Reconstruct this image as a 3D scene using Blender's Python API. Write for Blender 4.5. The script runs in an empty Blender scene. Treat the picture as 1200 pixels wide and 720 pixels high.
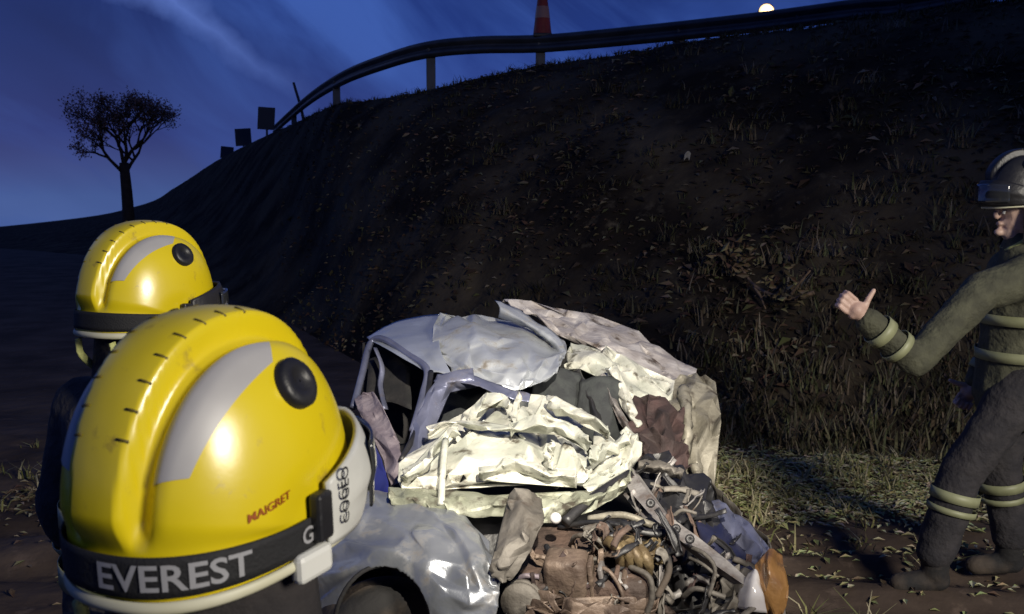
import bpy, bmesh, math, random
from mathutils import Vector, Matrix, noise, Quaternion
random.seed(7)
R = math.radians
SC = bpy.context.scene
COL = SC.collection

# ------------------------------------------------------------------ camera
CAM_H, PITCH, FPX = 1.8, math.atan(130/1152), 1152.0
cd = bpy.data.cameras.new('camera'); cam = bpy.data.objects.new('camera', cd); COL.objects.link(cam)
cam.location = (0, 0, CAM_H); cam.rotation_euler = (R(90)-PITCH, 0, 0)
cd.sensor_width = 36; cd.lens = 36*FPX/1200; cd.clip_start = .02; cd.clip_end = 3000
cd.dof.use_dof = True; cd.dof.focus_distance = 2.8; cd.dof.aperture_fstop = 11
SC.camera = cam

# ------------------------------------------------------------------ world: dusk sky with torn cloud
w = bpy.data.worlds.new('World'); SC.world = w; w.use_nodes = True
nt = w.node_tree; nt.nodes.clear()
N = nt.nodes.new; L = nt.links.new
out = N('ShaderNodeOutputWorld'); bg = N('ShaderNodeBackground'); L(bg.outputs[0], out.inputs[0])
sky = N('ShaderNodeTexSky'); sky.sky_type = 'NISHITA'; sky.sun_disc = False
sky.sun_elevation = R(-2.5); sky.sun_rotation = R(-65)
tc = N('ShaderNodeTexCoord')
sep = N('ShaderNodeSeparateXYZ'); L(tc.outputs['Generated'], sep.inputs[0])
grad = N('ShaderNodeValToRGB'); L(sep.outputs['Z'], grad.inputs[0])
e = grad.color_ramp.elements
e[0].position = 0.0; e[0].color = (.085, .15, .40, 1)
e[1].position = 1.0; e[1].color = (.006, .013, .055, 1)
for p, c in ((.06, (.020, .052, .26, 1)), (.16, (.008, .033, .20, 1)), (.4, (.012, .026, .13, 1))):
    n_ = e.new(p); n_.color = c
mr = N('ShaderNodeMapping'); L(tc.outputs['Generated'], mr.inputs[0]); mr.inputs['Rotation'].default_value = (0, R(-33), 0)
mp = N('ShaderNodeMapping'); L(mr.outputs[0], mp.inputs[0])
mp.inputs['Scale'].default_value = (1.8, 1.2, 5.5); mp.inputs['Location'].default_value = (.35, 0, .2)
n1 = N('ShaderNodeTexNoise'); L(mp.outputs[0], n1.inputs[0]); n1.inputs['Scale'].default_value = 1.5
n1.inputs['Detail'].default_value = 6; n1.inputs['Roughness'].default_value = .55; n1.inputs['Distortion'].default_value = .6
cr = N('ShaderNodeValToRGB'); L(n1.outputs[0], cr.inputs[0])
cr.color_ramp.elements[0].position = .46; cr.color_ramp.elements[1].position = .66
cm = N('ShaderNodeMix'); cm.data_type = 'RGBA'; L(cr.outputs[0], cm.inputs[0])
L(grad.outputs[0], cm.inputs[6]); cm.inputs[7].default_value = (.036, .095, .38, 1)
# one torn bright rift in the cloud, running down from upper left
def mth(op, a, b=None, clamp=False):
    n_ = N('ShaderNodeMath'); n_.operation = op; n_.use_clamp = clamp
    for k_, v_ in enumerate((a, b)):
        if v_ is None: continue
        if isinstance(v_, (int, float)): n_.inputs[k_].default_value = v_
        else: L(v_, n_.inputs[k_])
    return n_.outputs[0]
sr = N('ShaderNodeSeparateXYZ'); L(mr.outputs[0], sr.inputs[0])
nw = N('ShaderNodeTexNoise'); L(tc.outputs['Generated'], nw.inputs[0]); nw.inputs['Scale'].default_value = 14; nw.inputs['Detail'].default_value = 5
wob = mth('MULTIPLY', mth('SUBTRACT', nw.outputs[0], .5), .07)
band = mth('SUBTRACT', 1, mth('MULTIPLY', mth('ABSOLUTE', mth('ADD', mth('ADD', sr.outputs['Z'], .026), wob)), 48), True)
xf = mth('SUBTRACT', 1, mth('MULTIPLY', mth('ABSOLUTE', mth('ADD', sr.outputs['X'], .36)), 6.5), True)
rift = mth('MULTIPLY', mth('MULTIPLY', band, xf), .9)
n2 = N('ShaderNodeTexNoise'); L(mp.outputs[0], n2.inputs[0]); n2.inputs['Scale'].default_value = .9; n2.inputs['Detail'].default_value = 4
cr2 = N('ShaderNodeValToRGB'); L(n2.outputs[0], cr2.inputs[0])
cr2.color_ramp.elements[0].position = .32; cr2.color_ramp.elements[1].position = .62
cr2.color_ramp.elements[0].color = (.50, .52, .58, 1)
mul = N('ShaderNodeMix'); mul.data_type = 'RGBA'; mul.blend_type = 'MULTIPLY'; mul.inputs[0].default_value = 1
L(cm.outputs[2], mul.inputs[6]); L(cr2.outputs[0], mul.inputs[7])
add = N('ShaderNodeMix'); add.data_type = 'RGBA'; add.blend_type = 'ADD'; add.inputs[0].default_value = .05
L(mul.outputs[2], add.inputs[6]); L(sky.outputs[0], add.inputs[7])
rm = N('ShaderNodeMix'); rm.data_type = 'RGBA'; L(rift, rm.inputs[0]); L(add.outputs[2], rm.inputs[6]); rm.inputs[7].default_value = (.10, .17, .50, 1)
L(rm.outputs[2], bg.inputs[0]); bg.inputs[1].default_value = 1.0

SC.view_settings.view_transform = 'Standard'; SC.view_settings.look = 'None'
SC.view_settings.exposure = 0; SC.view_settings.gamma = 1; SC.view_settings.use_curve_mapping = False
SC.cycles.use_denoising = True
SC.cycles.max_bounces = 6; SC.cycles.caustics_reflective = False; SC.cycles.caustics_refractive = False

# ------------------------------------------------------------------ pixel + depth -> world point
FW = Vector((0, math.cos(PITCH), -math.sin(PITCH))); UP = Vector((0, math.sin(PITCH), math.cos(PITCH)))
def W(px, py, d):
    return Vector((0, 0, CAM_H)) + FW*d + Vector((1, 0, 0))*((px-600)/FPX*d) + UP*((360-py)/FPX*d)

def lamp(name, kind, loc, target, energy, color, **kw):
    l = bpy.data.lights.new(name, kind); l.energy = energy; l.color = color
    for k, v in kw.items(): setattr(l, k, v)
    o = bpy.data.objects.new(name, l); COL.objects.link(o); o.location = loc
    o.rotation_euler = (Vector(target)-Vector(loc)).to_track_quat('-Z', 'Y').to_euler()
    return o
lamp('dusk_sun', 'SUN', (-20, 20, 10), (0, 6, 0), .03, (.75, .82, 1), angle=R(20))
# the torch beam on the wreck, from an unseen lamp raised above the camera, and the floodlight of the rescue truck behind it
lamp('torch_light', 'SPOT', (.35, .5, 3.0), W(628, 505, 3.8), 1450, (1, .92, .78), spot_size=R(36), spot_blend=1, shadow_soft_size=.03)
lamp('floodlight', 'SPOT', (3.9, -2.0, 3.4), W(700, 470, 4.0), 1900, (1, .93, .80), spot_size=R(76), spot_blend=1, shadow_soft_size=.7)

# ------------------------------------------------------------------ materials
MATS = {}
def mat(name, c1, c2=None, rough=.6, metal=0., scale=8., lo=.4, hi=.6, bump=0., bscale=40., spec=.5, detail=5, c3=None, s3=3., lo3=.55, hi3=.68, r3=.8, coat=0., emit=None, es=0., trans=0.):
    m = bpy.data.materials.new(name); m.use_nodes = True
    t = m.node_tree; b = t.nodes['Principled BSDF']; X = t.nodes.new; K = t.links.new
    b.inputs['Base Color'].default_value = (*c1, 1); b.inputs['Roughness'].default_value = rough
    b.inputs['Metallic'].default_value = metal; b.inputs['Specular IOR Level'].default_value = spec
    b.inputs['Coat Weight'].default_value = coat
    b.inputs['Transmission Weight'].default_value = trans
    co = X('ShaderNodeTexCoord')
    last = None
    if c2:
        n = X('ShaderNodeTexNoise'); K(co.outputs['Object'], n.inputs[0]); n.inputs['Scale'].default_value = scale; n.inputs['Detail'].default_value = detail
        r = X('ShaderNodeMapRange'); K(n.outputs[0], r.inputs[0]); r.inputs[1].default_value = lo; r.inputs[2].default_value = hi
        x = X('ShaderNodeMix'); x.data_type = 'RGBA'; K(r.outputs[0], x.inputs[0]); x.inputs[6].default_value = (*c1, 1); x.inputs[7].default_value = (*c2, 1)
        last = x.outputs[2]
    if c3:
        n = X('ShaderNodeTexNoise'); K(co.outputs['Object'], n.inputs[0]); n.inputs['Scale'].default_value = s3; n.inputs['Detail'].default_value = 8; n.inputs['Roughness'].default_value = .65
        r = X('ShaderNodeMapRange'); K(n.outputs[0], r.inputs[0]); r.inputs[1].default_value = lo3; r.inputs[2].default_value = hi3
        x = X('ShaderNodeMix'); x.data_type = 'RGBA'; K(r.outputs[0], x.inputs[0])
        if last: K(last, x.inputs[6])
        else: x.inputs[6].default_value = (*c1, 1)
        x.inputs[7].default_value = (*c3, 1); last = x.outputs[2]
        q = X('ShaderNodeMapRange'); K(r.outputs[0], q.inputs[0]); q.inputs[3].default_value = rough; q.inputs[4].default_value = r3; K(q.outputs[0], b.inputs['Roughness'])
        if metal:
            q = X('ShaderNodeMapRange'); K(r.outputs[0], q.inputs[0]); q.inputs[3].default_value = metal; q.inputs[4].default_value = 0; K(q.outputs[0], b.inputs['Metallic'])
    if last: K(last, b.inputs['Base Color'])
    if bump:
        n = X('ShaderNodeTexNoise'); K(co.outputs['Object'], n.inputs[0]); n.inputs['Scale'].default_value = bscale; n.inputs['Detail'].default_value = 6
        u = X('ShaderNodeBump'); u.inputs['Strength'].default_value = bump; u.inputs['Distance'].default_value = .02; K(n.outputs[0], u.inputs['Height']); K(u.outputs[0], b.inputs['Normal'])
    if emit:
        b.inputs['Emission Color'].default_value = (*emit, 1); b.inputs['Emission Strength'].default_value = es
    MATS[name] = m
    return m
M = MATS
mat('silver', (.50, .525, .55), (.40, .42, .45), .32, .45, 5, bump=.10, bscale=35, c3=(.13, .11, .09), s3=9, lo3=.54, hi3=.70)
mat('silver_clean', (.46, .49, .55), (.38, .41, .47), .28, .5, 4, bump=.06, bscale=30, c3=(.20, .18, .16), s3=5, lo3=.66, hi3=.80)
mat('silver_dull', (.33, .345, .37), (.25, .265, .29), .30, .6, 5, bump=.10, bscale=35, c3=(.13, .11, .09), s3=9, lo3=.54, hi3=.70)
mat('cream_metal', (.62, .61, .53), (.40, .41, .35), .42, .15, 6, bump=.35, bscale=26, c3=(.085, .075, .055), s3=13, lo3=.55, hi3=.66)
mat('ledge_metal', (.36, .37, .29), (.22, .23, .17), .5, .2, 7, bump=.35, bscale=26, c3=(.05, .042, .03), s3=12, lo3=.5, hi3=.64)
mat('olive_scrap', (.27, .25, .20), (.17, .155, .12), .55, .2, 9, bump=.35, bscale=28, c3=(.05, .04, .03), s3=11, lo3=.52, hi3=.66)
mat('scraped', (.62, .58, .55), (.42, .38, .36), .5, .25, 7, bump=.35, bscale=28, c3=(.07, .05, .04), s3=8, lo3=.52, hi3=.66)
mat('grime_metal', (.17, .155, .135), (.09, .08, .068), .68, .2, 10, bump=.3, bscale=40, c3=(.05, .035, .025), s3=8)
mat('door_blue', (.022, .026, .15), (.030, .036, .19), .35, .2, 5, bump=.05)  # deep blue used on the door alone
mat('bluegrey', (.20, .21, .30), (.14, .15, .22), .35, .5, 6, bump=.1, c3=(.06, .05, .05), s3=7)
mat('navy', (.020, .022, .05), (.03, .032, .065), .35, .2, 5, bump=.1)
mat('mauve', (.27, .23, .25), (.17, .14, .16), .55, .2, 12, bump=.3)
mat('black_plastic', (.012, .012, .014), (.022, .021, .022), .45, 0, 9, bump=.15)
mat('interior', (.012, .012, .013), (.024, .022, .022), .8, 0, 9, bump=.2)
mat('seat_cloth', (.032, .036, .036), (.020, .022, .024), .85, 0, 20, bump=.2, bscale=120)
mat('maroon', (.055, .030, .028), (.025, .015, .014), .8, 0, 9, bump=.4)
mat('rust', (.105, .068, .052), (.05, .034, .027), .75, .1, 14, bump=.5, bscale=50)
mat('tan_metal', (.18, .132, .10), (.09, .064, .05), .55, .2, 12, bump=.4, c3=(.05, .03, .02), s3=12)
mat('brass_metal', (.20, .15, .075), (.10, .07, .038), .5, .3, 12, bump=.3, c3=(.06, .04, .02), s3=10)
mat('alu', (.28, .265, .255), (.16, .145, .14), .55, .35, 14, bump=.3, c3=(.07, .05, .04), s3=14)
mat('rubber', (.018, .017, .017), (.10, .075, .055), .85, 0, 6, lo=.45, hi=.7, bump=.3)
mat('mud', (.10, .072, .055), (.055, .04, .032), .85, 0, 9, bump=.6)
mat('amber', (.26, .135, .045), (.15, .075, .028), .42, 0, 9, bump=.2, coat=.3, c3=(.06, .035, .02), s3=11, lo3=.56, hi3=.68)
mat('lamp_white', (.55, .53, .52), (.38, .36, .36), .15, 0, 8, coat=.8)
mat('helmet_yellow', (.72, .57, .008), (.66, .51, .006), .30, 0, 3, spec=1.0, bump=.03, bscale=18, c3=(.34, .24, .02), s3=22, lo3=.60, hi3=.72, r3=.55)
mat('slot_brown', (.10, .075, .01), None, .6)
mat('reflective', (.42, .41, .40), (.34, .33, .33), .45, .1, 6)
mat('strap_black', (.010, .010, .011), None, .75, 0, bump=.2, bscale=300)
mat('print_grey', (.32, .32, .33), None, .5)
mat('print_red', (.30, .07, .006), None, .5)
mat('print_black', (.012, .012, .012), None, .6)
mat('cream_trim', (.62, .60, .44), (.52, .50, .34), .5)
mat('lime_trim', (.62, .62, .10), None, .5)
mat('chin_strap', (.46, .48, .18), None, .7, bump=.3, bscale=200)
mat('goggle_white', (.66, .66, .61), (.52, .52, .48), .4)
mat('smoked', (.03, .032, .036), None, .12, coat=.7)
mat('black_cloth', (.014, .012, .013), (.024, .02, .02), .9, 0, 14, bump=.4, bscale=60)
mat('gear_cloth', (.040, .036, .038), (.026, .024, .027), .9, 0, 14, bump=.5, bscale=50)
mat('gear_olive', (.085, .085, .052), (.052, .052, .033), .85, 0, 12, bump=.5, bscale=50)
mat('band_lime', (.31, .32, .18), (.23, .24, .13), .5)
mat('skin', (.58, .40, .32), (.50, .33, .26), .5, 0, 20, bump=.1, bscale=150)
mat('skin_dark', (.20, .10, .075), (.15, .075, .055), .5, 0, 20, bump=.1, bscale=150)
mat('eye_white', (.7, .7, .68), None, .2)
mat('galv', (.075, .08, .09), (.05, .055, .065), .5, .4, 4, bump=.1)
mat('sign_back', (.05, .05, .055), None, .6, .3)
mat('cone_red', (.34, .04, .015), (.24, .03, .012), .5)
mat('cone_white', (.42, .22, .15), None, .4)
mat('bark', (.040, .028, .022), (.025, .018, .014), .9, 0, 10, bump=.6)
mat('dry_leaf', (.16, .09, .07), (.10, .06, .05), .8, 0, 2)
mat('asphalt', (.05, .05, .05), (.04, .04, .04), .85, 0, 30, bump=.3)
mat('lens_glow', (.9, .8, .6), None, .3, emit=(1, .62, .30), es=1.35)
mat('deadwood', (.20, .135, .085), (.11, .075, .05), .85, 0, 14, bump=.5)
mat('hedge', (.03, .035, .03), (.02, .022, .02), .9, 0, .5)
mat('paper', (.34, .33, .31), None, .8)
# soil: dark earth, stones of lighter clay and old leaf mould in patches
mat('soil', (.085, .068, .046), (.020, .016, .013), .95, 0, .9, lo=.36, hi=.62, bump=1.0, bscale=9, spec=.03, detail=8, c3=(.090, .074, .050), s3=5, lo3=.56, hi3=.72, r3=.95)
mat('mud_ground', (.115, .085, .066), (.056, .041, .032), .8, 0, 1.6, lo=.35, hi=.65, bump=.9, bscale=7, spec=.06, detail=8, c3=(.17, .125, .095), s3=6, lo3=.58, hi3=.74, r3=.9)
def tint_mat(name, rough=.8):
    m = bpy.data.materials.new(name); m.use_nodes = True
    t = m.node_tree; b = t.nodes['Principled BSDF']; b.inputs['Roughness'].default_value = rough; b.inputs['Specular IOR Level'].default_value = .25
    a = t.nodes.new('ShaderNodeVertexColor'); a.layer_name = 'tint'; t.links.new(a.outputs[0], b.inputs['Base Color'])
    M[name] = m
tint_mat('tint')

# ------------------------------------------------------------------ mesh helpers
def meshobj(name, vs, fs, m, parent=None, smooth=True, solid=0., loc=None, even=False):
    me = bpy.data.meshes.new(name); me.from_pydata([tuple(v) for v in vs], [], fs); me.update()
    if smooth: me.polygons.foreach_set('use_smooth', [True]*len(me.polygons))
    me.materials.append(M[m] if isinstance(m, str) else m)
    o = bpy.data.objects.new(name, me); COL.objects.link(o)
    if parent is not None:
        o.parent = parent
    if loc is not None: o.location = loc
    if solid:
        s = o.modifiers.new('solid', 'SOLIDIFY'); s.thickness = solid; s.offset = 0
    return o
def empty(name, loc=(0, 0, 0), rz=0.):
    o = bpy.data.objects.new(name, None); COL.objects.link(o); o.location = loc; o.rotation_euler = (0, 0, rz); o.empty_display_size = .1
    return o
def tag(o, label=None, cat=None, group=None, kind=None):
    if label: o['label'] = label
    if cat: o['category'] = cat
    if group: o['group'] = group
    if kind: o['kind'] = kind
    return o
def cat_rom(a, b, c, d, t):
    return .5*((2*b)+(c-a)*t+(2*a-5*b+4*c-d)*t*t+(3*b-a-3*c+d)*t*t*t)
def spline(P, n):
    P = [Vector(p) for p in P]
    Q = [P[0]*2-P[1]]+P+[P[-1]*2-P[-2]]; r = []
    for i in range(n):
        u = i/(n-1)*(len(P)-1); k = min(int(u), len(P)-2); r.append(cat_rom(Q[k], Q[k+1], Q[k+2], Q[k+3], u-k))
    return r
def tube(P, rad, seg=8, n=None, caps=True, flat=1.0, up=None):
    pts = spline(P, n) if n else [Vector(p) for p in P]
    k = len(pts); vs, fs = [], []
    rr = (lambda i: rad) if not isinstance(rad, (list, tuple)) else (lambda i: rad[0]+(rad[1]-rad[0])*i/(k-1) if len(rad) == 2 else rad[i])
    ref = Vector(up) if up else Vector((.13, .21, .97))
    for i, p in enumerate(pts):
        t = (pts[min(i+1, k-1)]-pts[max(i-1, 0)]).normalized()
        a = t.cross(ref)
        if a.length < 1e-4: a = t.cross(Vector((1, 0, 0)))
        a.normalize(); b = a.cross(t).normalized()
        for j in range(seg):
            g = 2*math.pi*j/seg; vs.append(p+a*(math.cos(g)*rr(i))+b*(math.sin(g)*rr(i)*flat))
    for i in range(k-1):
        for j in range(seg):
            j2 = (j+1) % seg; fs.append((i*seg+j, i*seg+j2, (i+1)*seg+j2, (i+1)*seg+j))
    if caps:
        fs.append(tuple(range(seg-1, -1, -1))); fs.append(tuple((k-1)*seg+j for j in range(seg)))
    return vs, fs
def merge(*ms):
    V, F = [], []
    for vs, fs in ms:
        o = len(V); V += list(vs); F += [tuple(i+o for i in f) for f in fs]
    return V, F
def box(c, s, rot=None, bev=.0):
    bm = bmesh.new(); bmesh.ops.create_cube(bm, size=1)
    for v in bm.verts: v.co = Vector((v.co.x*s[0], v.co.y*s[1], v.co.z*s[2]))
    if bev: bmesh.ops.bevel(bm, geom=list(bm.edges), offset=bev, segments=2, profile=.5, affect='EDGES')
    if rot is not None:
        for v in bm.verts: v.co = rot @ v.co
    vs = [v.co+Vector(c) for v in bm.verts]; bm.verts.index_update(); fs = [tuple(v.index for v in f.verts) for f in bm.faces]; bm.free()
    return vs, fs
def lathe(prof, seg=24, rot=None, c=(0, 0, 0)):
    vs, fs = [], []
    for r, z in prof:
        for j in range(seg):
            g = 2*math.pi*j/seg; v = Vector((r*math.cos(g), r*math.sin(g), z))
            vs.append((rot @ v if rot is not None else v)+Vector(c))
    for i in range(len(prof)-1):
        for j in range(seg):
            j2 = (j+1) % seg; fs.append((i*seg+j, i*seg+j2, (i+1)*seg+j2, (i+1)*seg+j))
    return vs, fs
def crumple(p, seed):
    q = p+Vector((seed*3.7, seed*1.3, -seed*2.1))
    q = q+noise.noise_vector(q*.7)*.35
    d, _ = noise.voronoi(q)
    crease = math.exp(-(d[1]-d[0])*9)
    rid = 1-2.2*abs(noise.noise(q*.8))
    return .55*rid-.55*crease+.25*(1-2*abs(noise.noise(q*2.3)))+.3*(d[0]-.5)
def sheet(name, rows, m, parent, nu=40, nv=24, amp=.02, scale=7., seed=0., solid=.003, jag=0., pix=True, hole=None):
    rows = [[W(*p) if pix else Vector(p) for p in r] for r in rows]
    cols = [spline(r, nu) for r in rows]                      # nu points along each row
    G = [spline([cols[k][i] for k in range(len(rows))], nv) for i in range(nu)]
    vs = []
    for i in range(nu):
        for j in range(nv):
            du = G[min(i+1, nu-1)][j]-G[max(i-1, 0)][j]; dv = G[i][min(j+1, nv-1)]-G[i][max(j-1, 0)]
            n = du.cross(dv); n = n.normalized() if n.length > 1e-9 else Vector((0, 0, 1))
            p = G[i][j]
            if amp:
                p = p+n*(amp*crumple(p*scale, seed))
            vs.append(p)
    fs = []
    for i in range(nu-1):
        for j in range(nv-1):
            if jag:
                e_ = min(i, nu-2-i, j, nv-2-j)
                if e_ < jag*(1+1.6*noise.noise(vs[i*nv+j]*9+Vector((seed, 0, 0)))): continue
            if hole and hole(vs[i*nv+j]): continue
            fs.append((i*nv+j, (i+1)*nv+j, (i+1)*nv+j+1, i*nv+j+1))
    return meshobj(name, vs, fs, m, parent, True, solid)
from mathutils.geometry import delaunay_2d_cdt
def foil(name, rows, m, parent, n=160, amp=.03, seed=0, stretch=1., solid=.003, jag=.02, levels=2, soft=2, hole=None, fine=.0025, gaps=0.):
    """creased sheet metal: flat facets between sharp folds"""
    rd = random.Random(seed); rows = [[W(*p) for p in r] for r in rows]
    def S(u, v):
        P = [spl1(r, u) for r in rows]; return spl1(P, v)
    uv = []
    ne = max(6, int(math.sqrt(n)*1.3))
    for k in range(ne):
        t = k/ne
        for a, b in ((t, 0), (1-t, 1), (0, 1-t), (1, t)):
            uv.append((min(1, max(0, a+(rd.uniform(-jag, jag) if 0 < a < 1 else rd.uniform(-jag, jag)))), min(1, max(0, b+(abs(rd.gauss(0, jag))*(1 if b == 0 else -1) if b in (0, 1) else 0)))))
    for k in range(n): uv.append((rd.random(), rd.random()))
    q = delaunay_2d_cdt([Vector((a, b*stretch)) for a, b in uv], [], [], 0, 1e-5)
    bm = bmesh.new(); bv = []
    for c in q[0]:
        u, v = c.x, c.y/stretch; p = S(u, v); e_ = .01
        nn = (S(min(1, u+e_), v)-S(max(0, u-e_), v)).cross(S(u, min(1, v+e_))-S(u, max(0, v-e_)))
        nn = nn.normalized() if nn.length > 1e-9 else Vector((0, -1, 0))
        bv.append(bm.verts.new(p+nn*rd.uniform(-1, 1)*amp))
    for f in q[2]:
        if gaps and rd.random() < gaps: continue
        try: bm.faces.new([bv[i] for i in f])
        except ValueError: pass
    for k in range(levels):
        bmesh.ops.subdivide_edges(bm, edges=bm.edges[:], cuts=1, use_grid_fill=True)
    bmesh.ops.triangulate(bm, faces=bm.faces)
    for k in range(soft): bmesh.ops.smooth_vert(bm, verts=[v for v in bm.verts if not v.is_boundary], factor=.5, use_axis_x=True, use_axis_y=True, use_axis_z=True)
    bm.normal_update()
    for v in bm.verts: v.co += v.normal*fine*noise.noise(v.co*22+Vector((seed, 0, 0)))
    if hole: bmesh.ops.delete(bm, geom=[f for f in bm.faces if hole(f.calc_center_median())], context='FACES')
    for f in bm.faces: f.smooth = True
    me = bpy.data.meshes.new(name); bm.to_mesh(me); bm.free(); me.materials.append(M[m]); me.set_sharp_from_angle(angle=R(17))
    o = bpy.data.objects.new(name, me); COL.objects.link(o); o.parent = parent
    if solid: sd_ = o.modifiers.new('solid', 'SOLIDIFY'); sd_.thickness = solid; sd_.offset = 0
    return o
def spl1(P, t):
    k = len(P)-1; u = t*k; i = min(int(u), k-1); f = u-i
    a = P[i-1] if i > 0 else P[0]*2-P[1]; d = P[i+2] if i+2 <= k else P[k]*2-P[k-1]
    return cat_rom(a, P[i], P[i+1], d, f)
def capsules(name, caps, m, parent, voxel=.012, smooth=4, wrinkle=0., wscale=.06, ell=()):
    """one continuous surface grown from tapered limbs and ellipsoids"""
    bm = bmesh.new()
    def ball(c, r, sc=(1, 1, 1), rot=None):
        g = bmesh.ops.create_icosphere(bm, subdivisions=2, radius=1)
        for v in g['verts']:
            q = Vector((v.co.x*r*sc[0], v.co.y*r*sc[1], v.co.z*r*sc[2]))
            if rot is not None: q = rot @ q
            v.co = q+Vector(c)
    for p1, r1, p2, r2 in caps:
        p1, p2 = Vector(p1), Vector(p2)
        ball(p1, r1); ball(p2, r2)
        vs, fs = tube([p1, p2], [r1, r2], 14)
        bv = [bm.verts.new(v) for v in vs]
        for f in fs: bm.faces.new([bv[i] for i in f])
    for c, r, sc in ell: ball(c, r, sc)
    me = bpy.data.meshes.new(name); bm.to_mesh(me); bm.free(); me.materials.append(M[m])
    o = bpy.data.objects.new(name, me); COL.objects.link(o); o.parent = parent
    r = o.modifiers.new('remesh', 'REMESH'); r.mode = 'VOXEL'; r.voxel_size = voxel; r.use_smooth_shade = True
    s = o.modifiers.new('smooth', 'SMOOTH'); s.iterations = smooth; s.factor = .5
    if wrinkle:
        tx = bpy.data.textures.new(name+'_wrinkle', 'CLOUDS'); tx.noise_scale = wscale; tx.noise_depth = 2
        dm = o.modifiers.new('wrinkle', 'DISPLACE'); dm.texture = tx; dm.strength = wrinkle; dm.texture_coords = 'LOCAL'
    return o

# ------------------------------------------------------------------ terrain
def plain_z(x, y):                             # the fields fall away gently beyond the wreck
    d = math.hypot(x, y); return -.034*max(0, d-30)-.0
rings = [0, 4, 8, 12, 18, 24, 28, 32, 38, 46, 58, 75, 100, 140, 200, 300, 500, 900]
gv = [(r*math.cos(k*math.pi/48), r*math.sin(k*math.pi/48), plain_z(r, 0)) for r in rings for k in range(96)]
gf = [(i*96+k, i*96+(k+1) % 96, (i+1)*96+(k+1) % 96, (i+1)*96+k) for i in range(len(rings)-1) for k in range(96)]
ground = meshobj('ground', gv, gf, 'mud_ground')
tag(ground, 'muddy brown earth at the foot of the embankment', None, None, 'structure')
# rutted earth around the wreck, a finer sheet just above the plain
def ruts(x, y):
    z = .012
    z += .05*noise.noise(Vector((x*.9, y*2.2, 3)))+.022*noise.noise(Vector((x*2.5, y*7, 1)))+.012*noise.noise(Vector((x*11, y*14, 5)))
    for k, yy in enumerate((3.35, 3.9, 4.45, 4.9)):
        c = yy+.12*math.sin(x*.8+k)
        z -= .05*math.exp(-((y-c)/.10)**2)
    return z+.05
gx, gy = 200, 160
gv = [(-7+14*i/gx, -3+11*j/gy, 0) for i in range(gx+1) for j in range(gy+1)]
gv = [(x, y, ruts(x, y)*min(1, (min(x+7, 7-x, y+3, 8-y)/.8))-.002*(min(x+7, 7-x, y+3, 8-y) < .05)) for x, y, _ in gv]
gf = [(i*(gy+1)+j, (i+1)*(gy+1)+j, (i+1)*(gy+1)+j+1, i*(gy+1)+j+1) for i in range(gx) for j in range(gy)]
tag(meshobj('rutted_ground', gv, gf, 'mud_ground'), 'churned mud with tyre ruts round the wreck', None, None, 'structure')

CREST = [(3400, -700, 5.2, 3.0), (2400, -420, 6.4, 3.8), (1700, -140, 8.4, 4.8), (1300, -22, 10.2, 5.6), (1090, 12, 11.4, 6.0), (1000, 24, 12.0, 6.15), (945, 34, 12.4, 6.2), (900, 37, 12.7, 6.35), (800, 50, 13.4, 6.6), (760, 58, 13.7, 6.7), (700, 68, 14.2, 6.9),
         (640, 76, 14.8, 7.2), (560, 92, 15.4, 7.8), (500, 106, 15.9, 8.4), (430, 118, 17.6, 9.8), (390, 124, 19.5, 11), (340, 147, 28, 13), (300, 165, 36, 14.5), (250, 191, 58, 17), (205, 220, 90, 20), (165, 241, 130, 24), (90, 257, 180, 32), (-60, 272, 240, 60), (-260, 285, 300, 120)]
cr_pts = [W(a, b, d) for a, b, d, t in CREST]
to_pts = []
for (a, b, d, t), c in zip(CREST, cr_pts):
    q = Vector((c.x, c.y, 0)); k = t/d; to_pts.append(Vector((c.x*k, c.y*k, plain_z(c.x*k, c.y*k)-.08)))
NC, NR = 330, 70
CRS, TOS = spline(cr_pts, NC), spline(to_pts, NC)
def slope_z(s, zc):
    k = math.sin(min(s, 1)*math.pi/2)
    return (.35*s+.65*(s*s*(3-2*s)*.5+k*.5))*zc
def emb(u, s):
    """u along the crest (0..NC-1 float), s 0 toe .. 1 crest"""
    k = min(int(u), NC-2); f = u-k
    c = CRS[k].lerp(CRS[k+1], f); t = TOS[k].lerp(TOS[k+1], f)
    x = t.x+(c.x-t.x)*s; y = t.y+(c.y-t.y)*s; z = t.z+slope_z(s, c.z-t.z)
    am = (1-s**3)*min(1, s*6)
    p = Vector((x, y, 0))
    z += am*(.16*noise.noise(p*.7)+.09*noise.noise(p*1.9+Vector((4, 0, 0)))+.05*noise.noise(p*5))+.025*noise.noise(p*4)*min(1, s*6)
    return Vector((x, y, z))
vs = []
for i in range(NC):
    for j in range(NR): vs.append(emb(i, j/(NR-1)))
    c = CRS[i]; t = TOS[i]; dr = Vector((c.x-t.x, c.y-t.y, 0)).normalized()
    for k in (1.2, 3., 9., 12., 30.): vs.append(Vector((c.x, c.y, c.z-.02 if k < 10 else (c.z-.3 if k < 20 else plain_z(c.x, c.y)-1.5)))+dr*k)
nr = NR+5
fs = [(i*nr+j, i*nr+j+1, (i+1)*nr+j+1, (i+1)*nr+j) for i in range(NC-1) for j in range(nr-1)]
tag(meshobj('embankment', vs, fs, 'soil'), 'steep dark earth embankment below the road', None, None, 'structure')
rv = []
for i in range(0, NC, 3):
    c = CRS[i]; t = TOS[i]; dr = Vector((c.x-t.x, c.y-t.y, 0)).normalized()
    for k in (2.4, 8.8): rv.append(Vector((c.x, c.y, c.z-.012))+dr*k)
tag(meshobj('road', rv, [(2*i, 2*i+1, 2*i+3, 2*i+2) for i in range(len(rv)//2-1)], 'asphalt'), 'asphalt road along the top of the embankment', None, None, 'structure')

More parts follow.
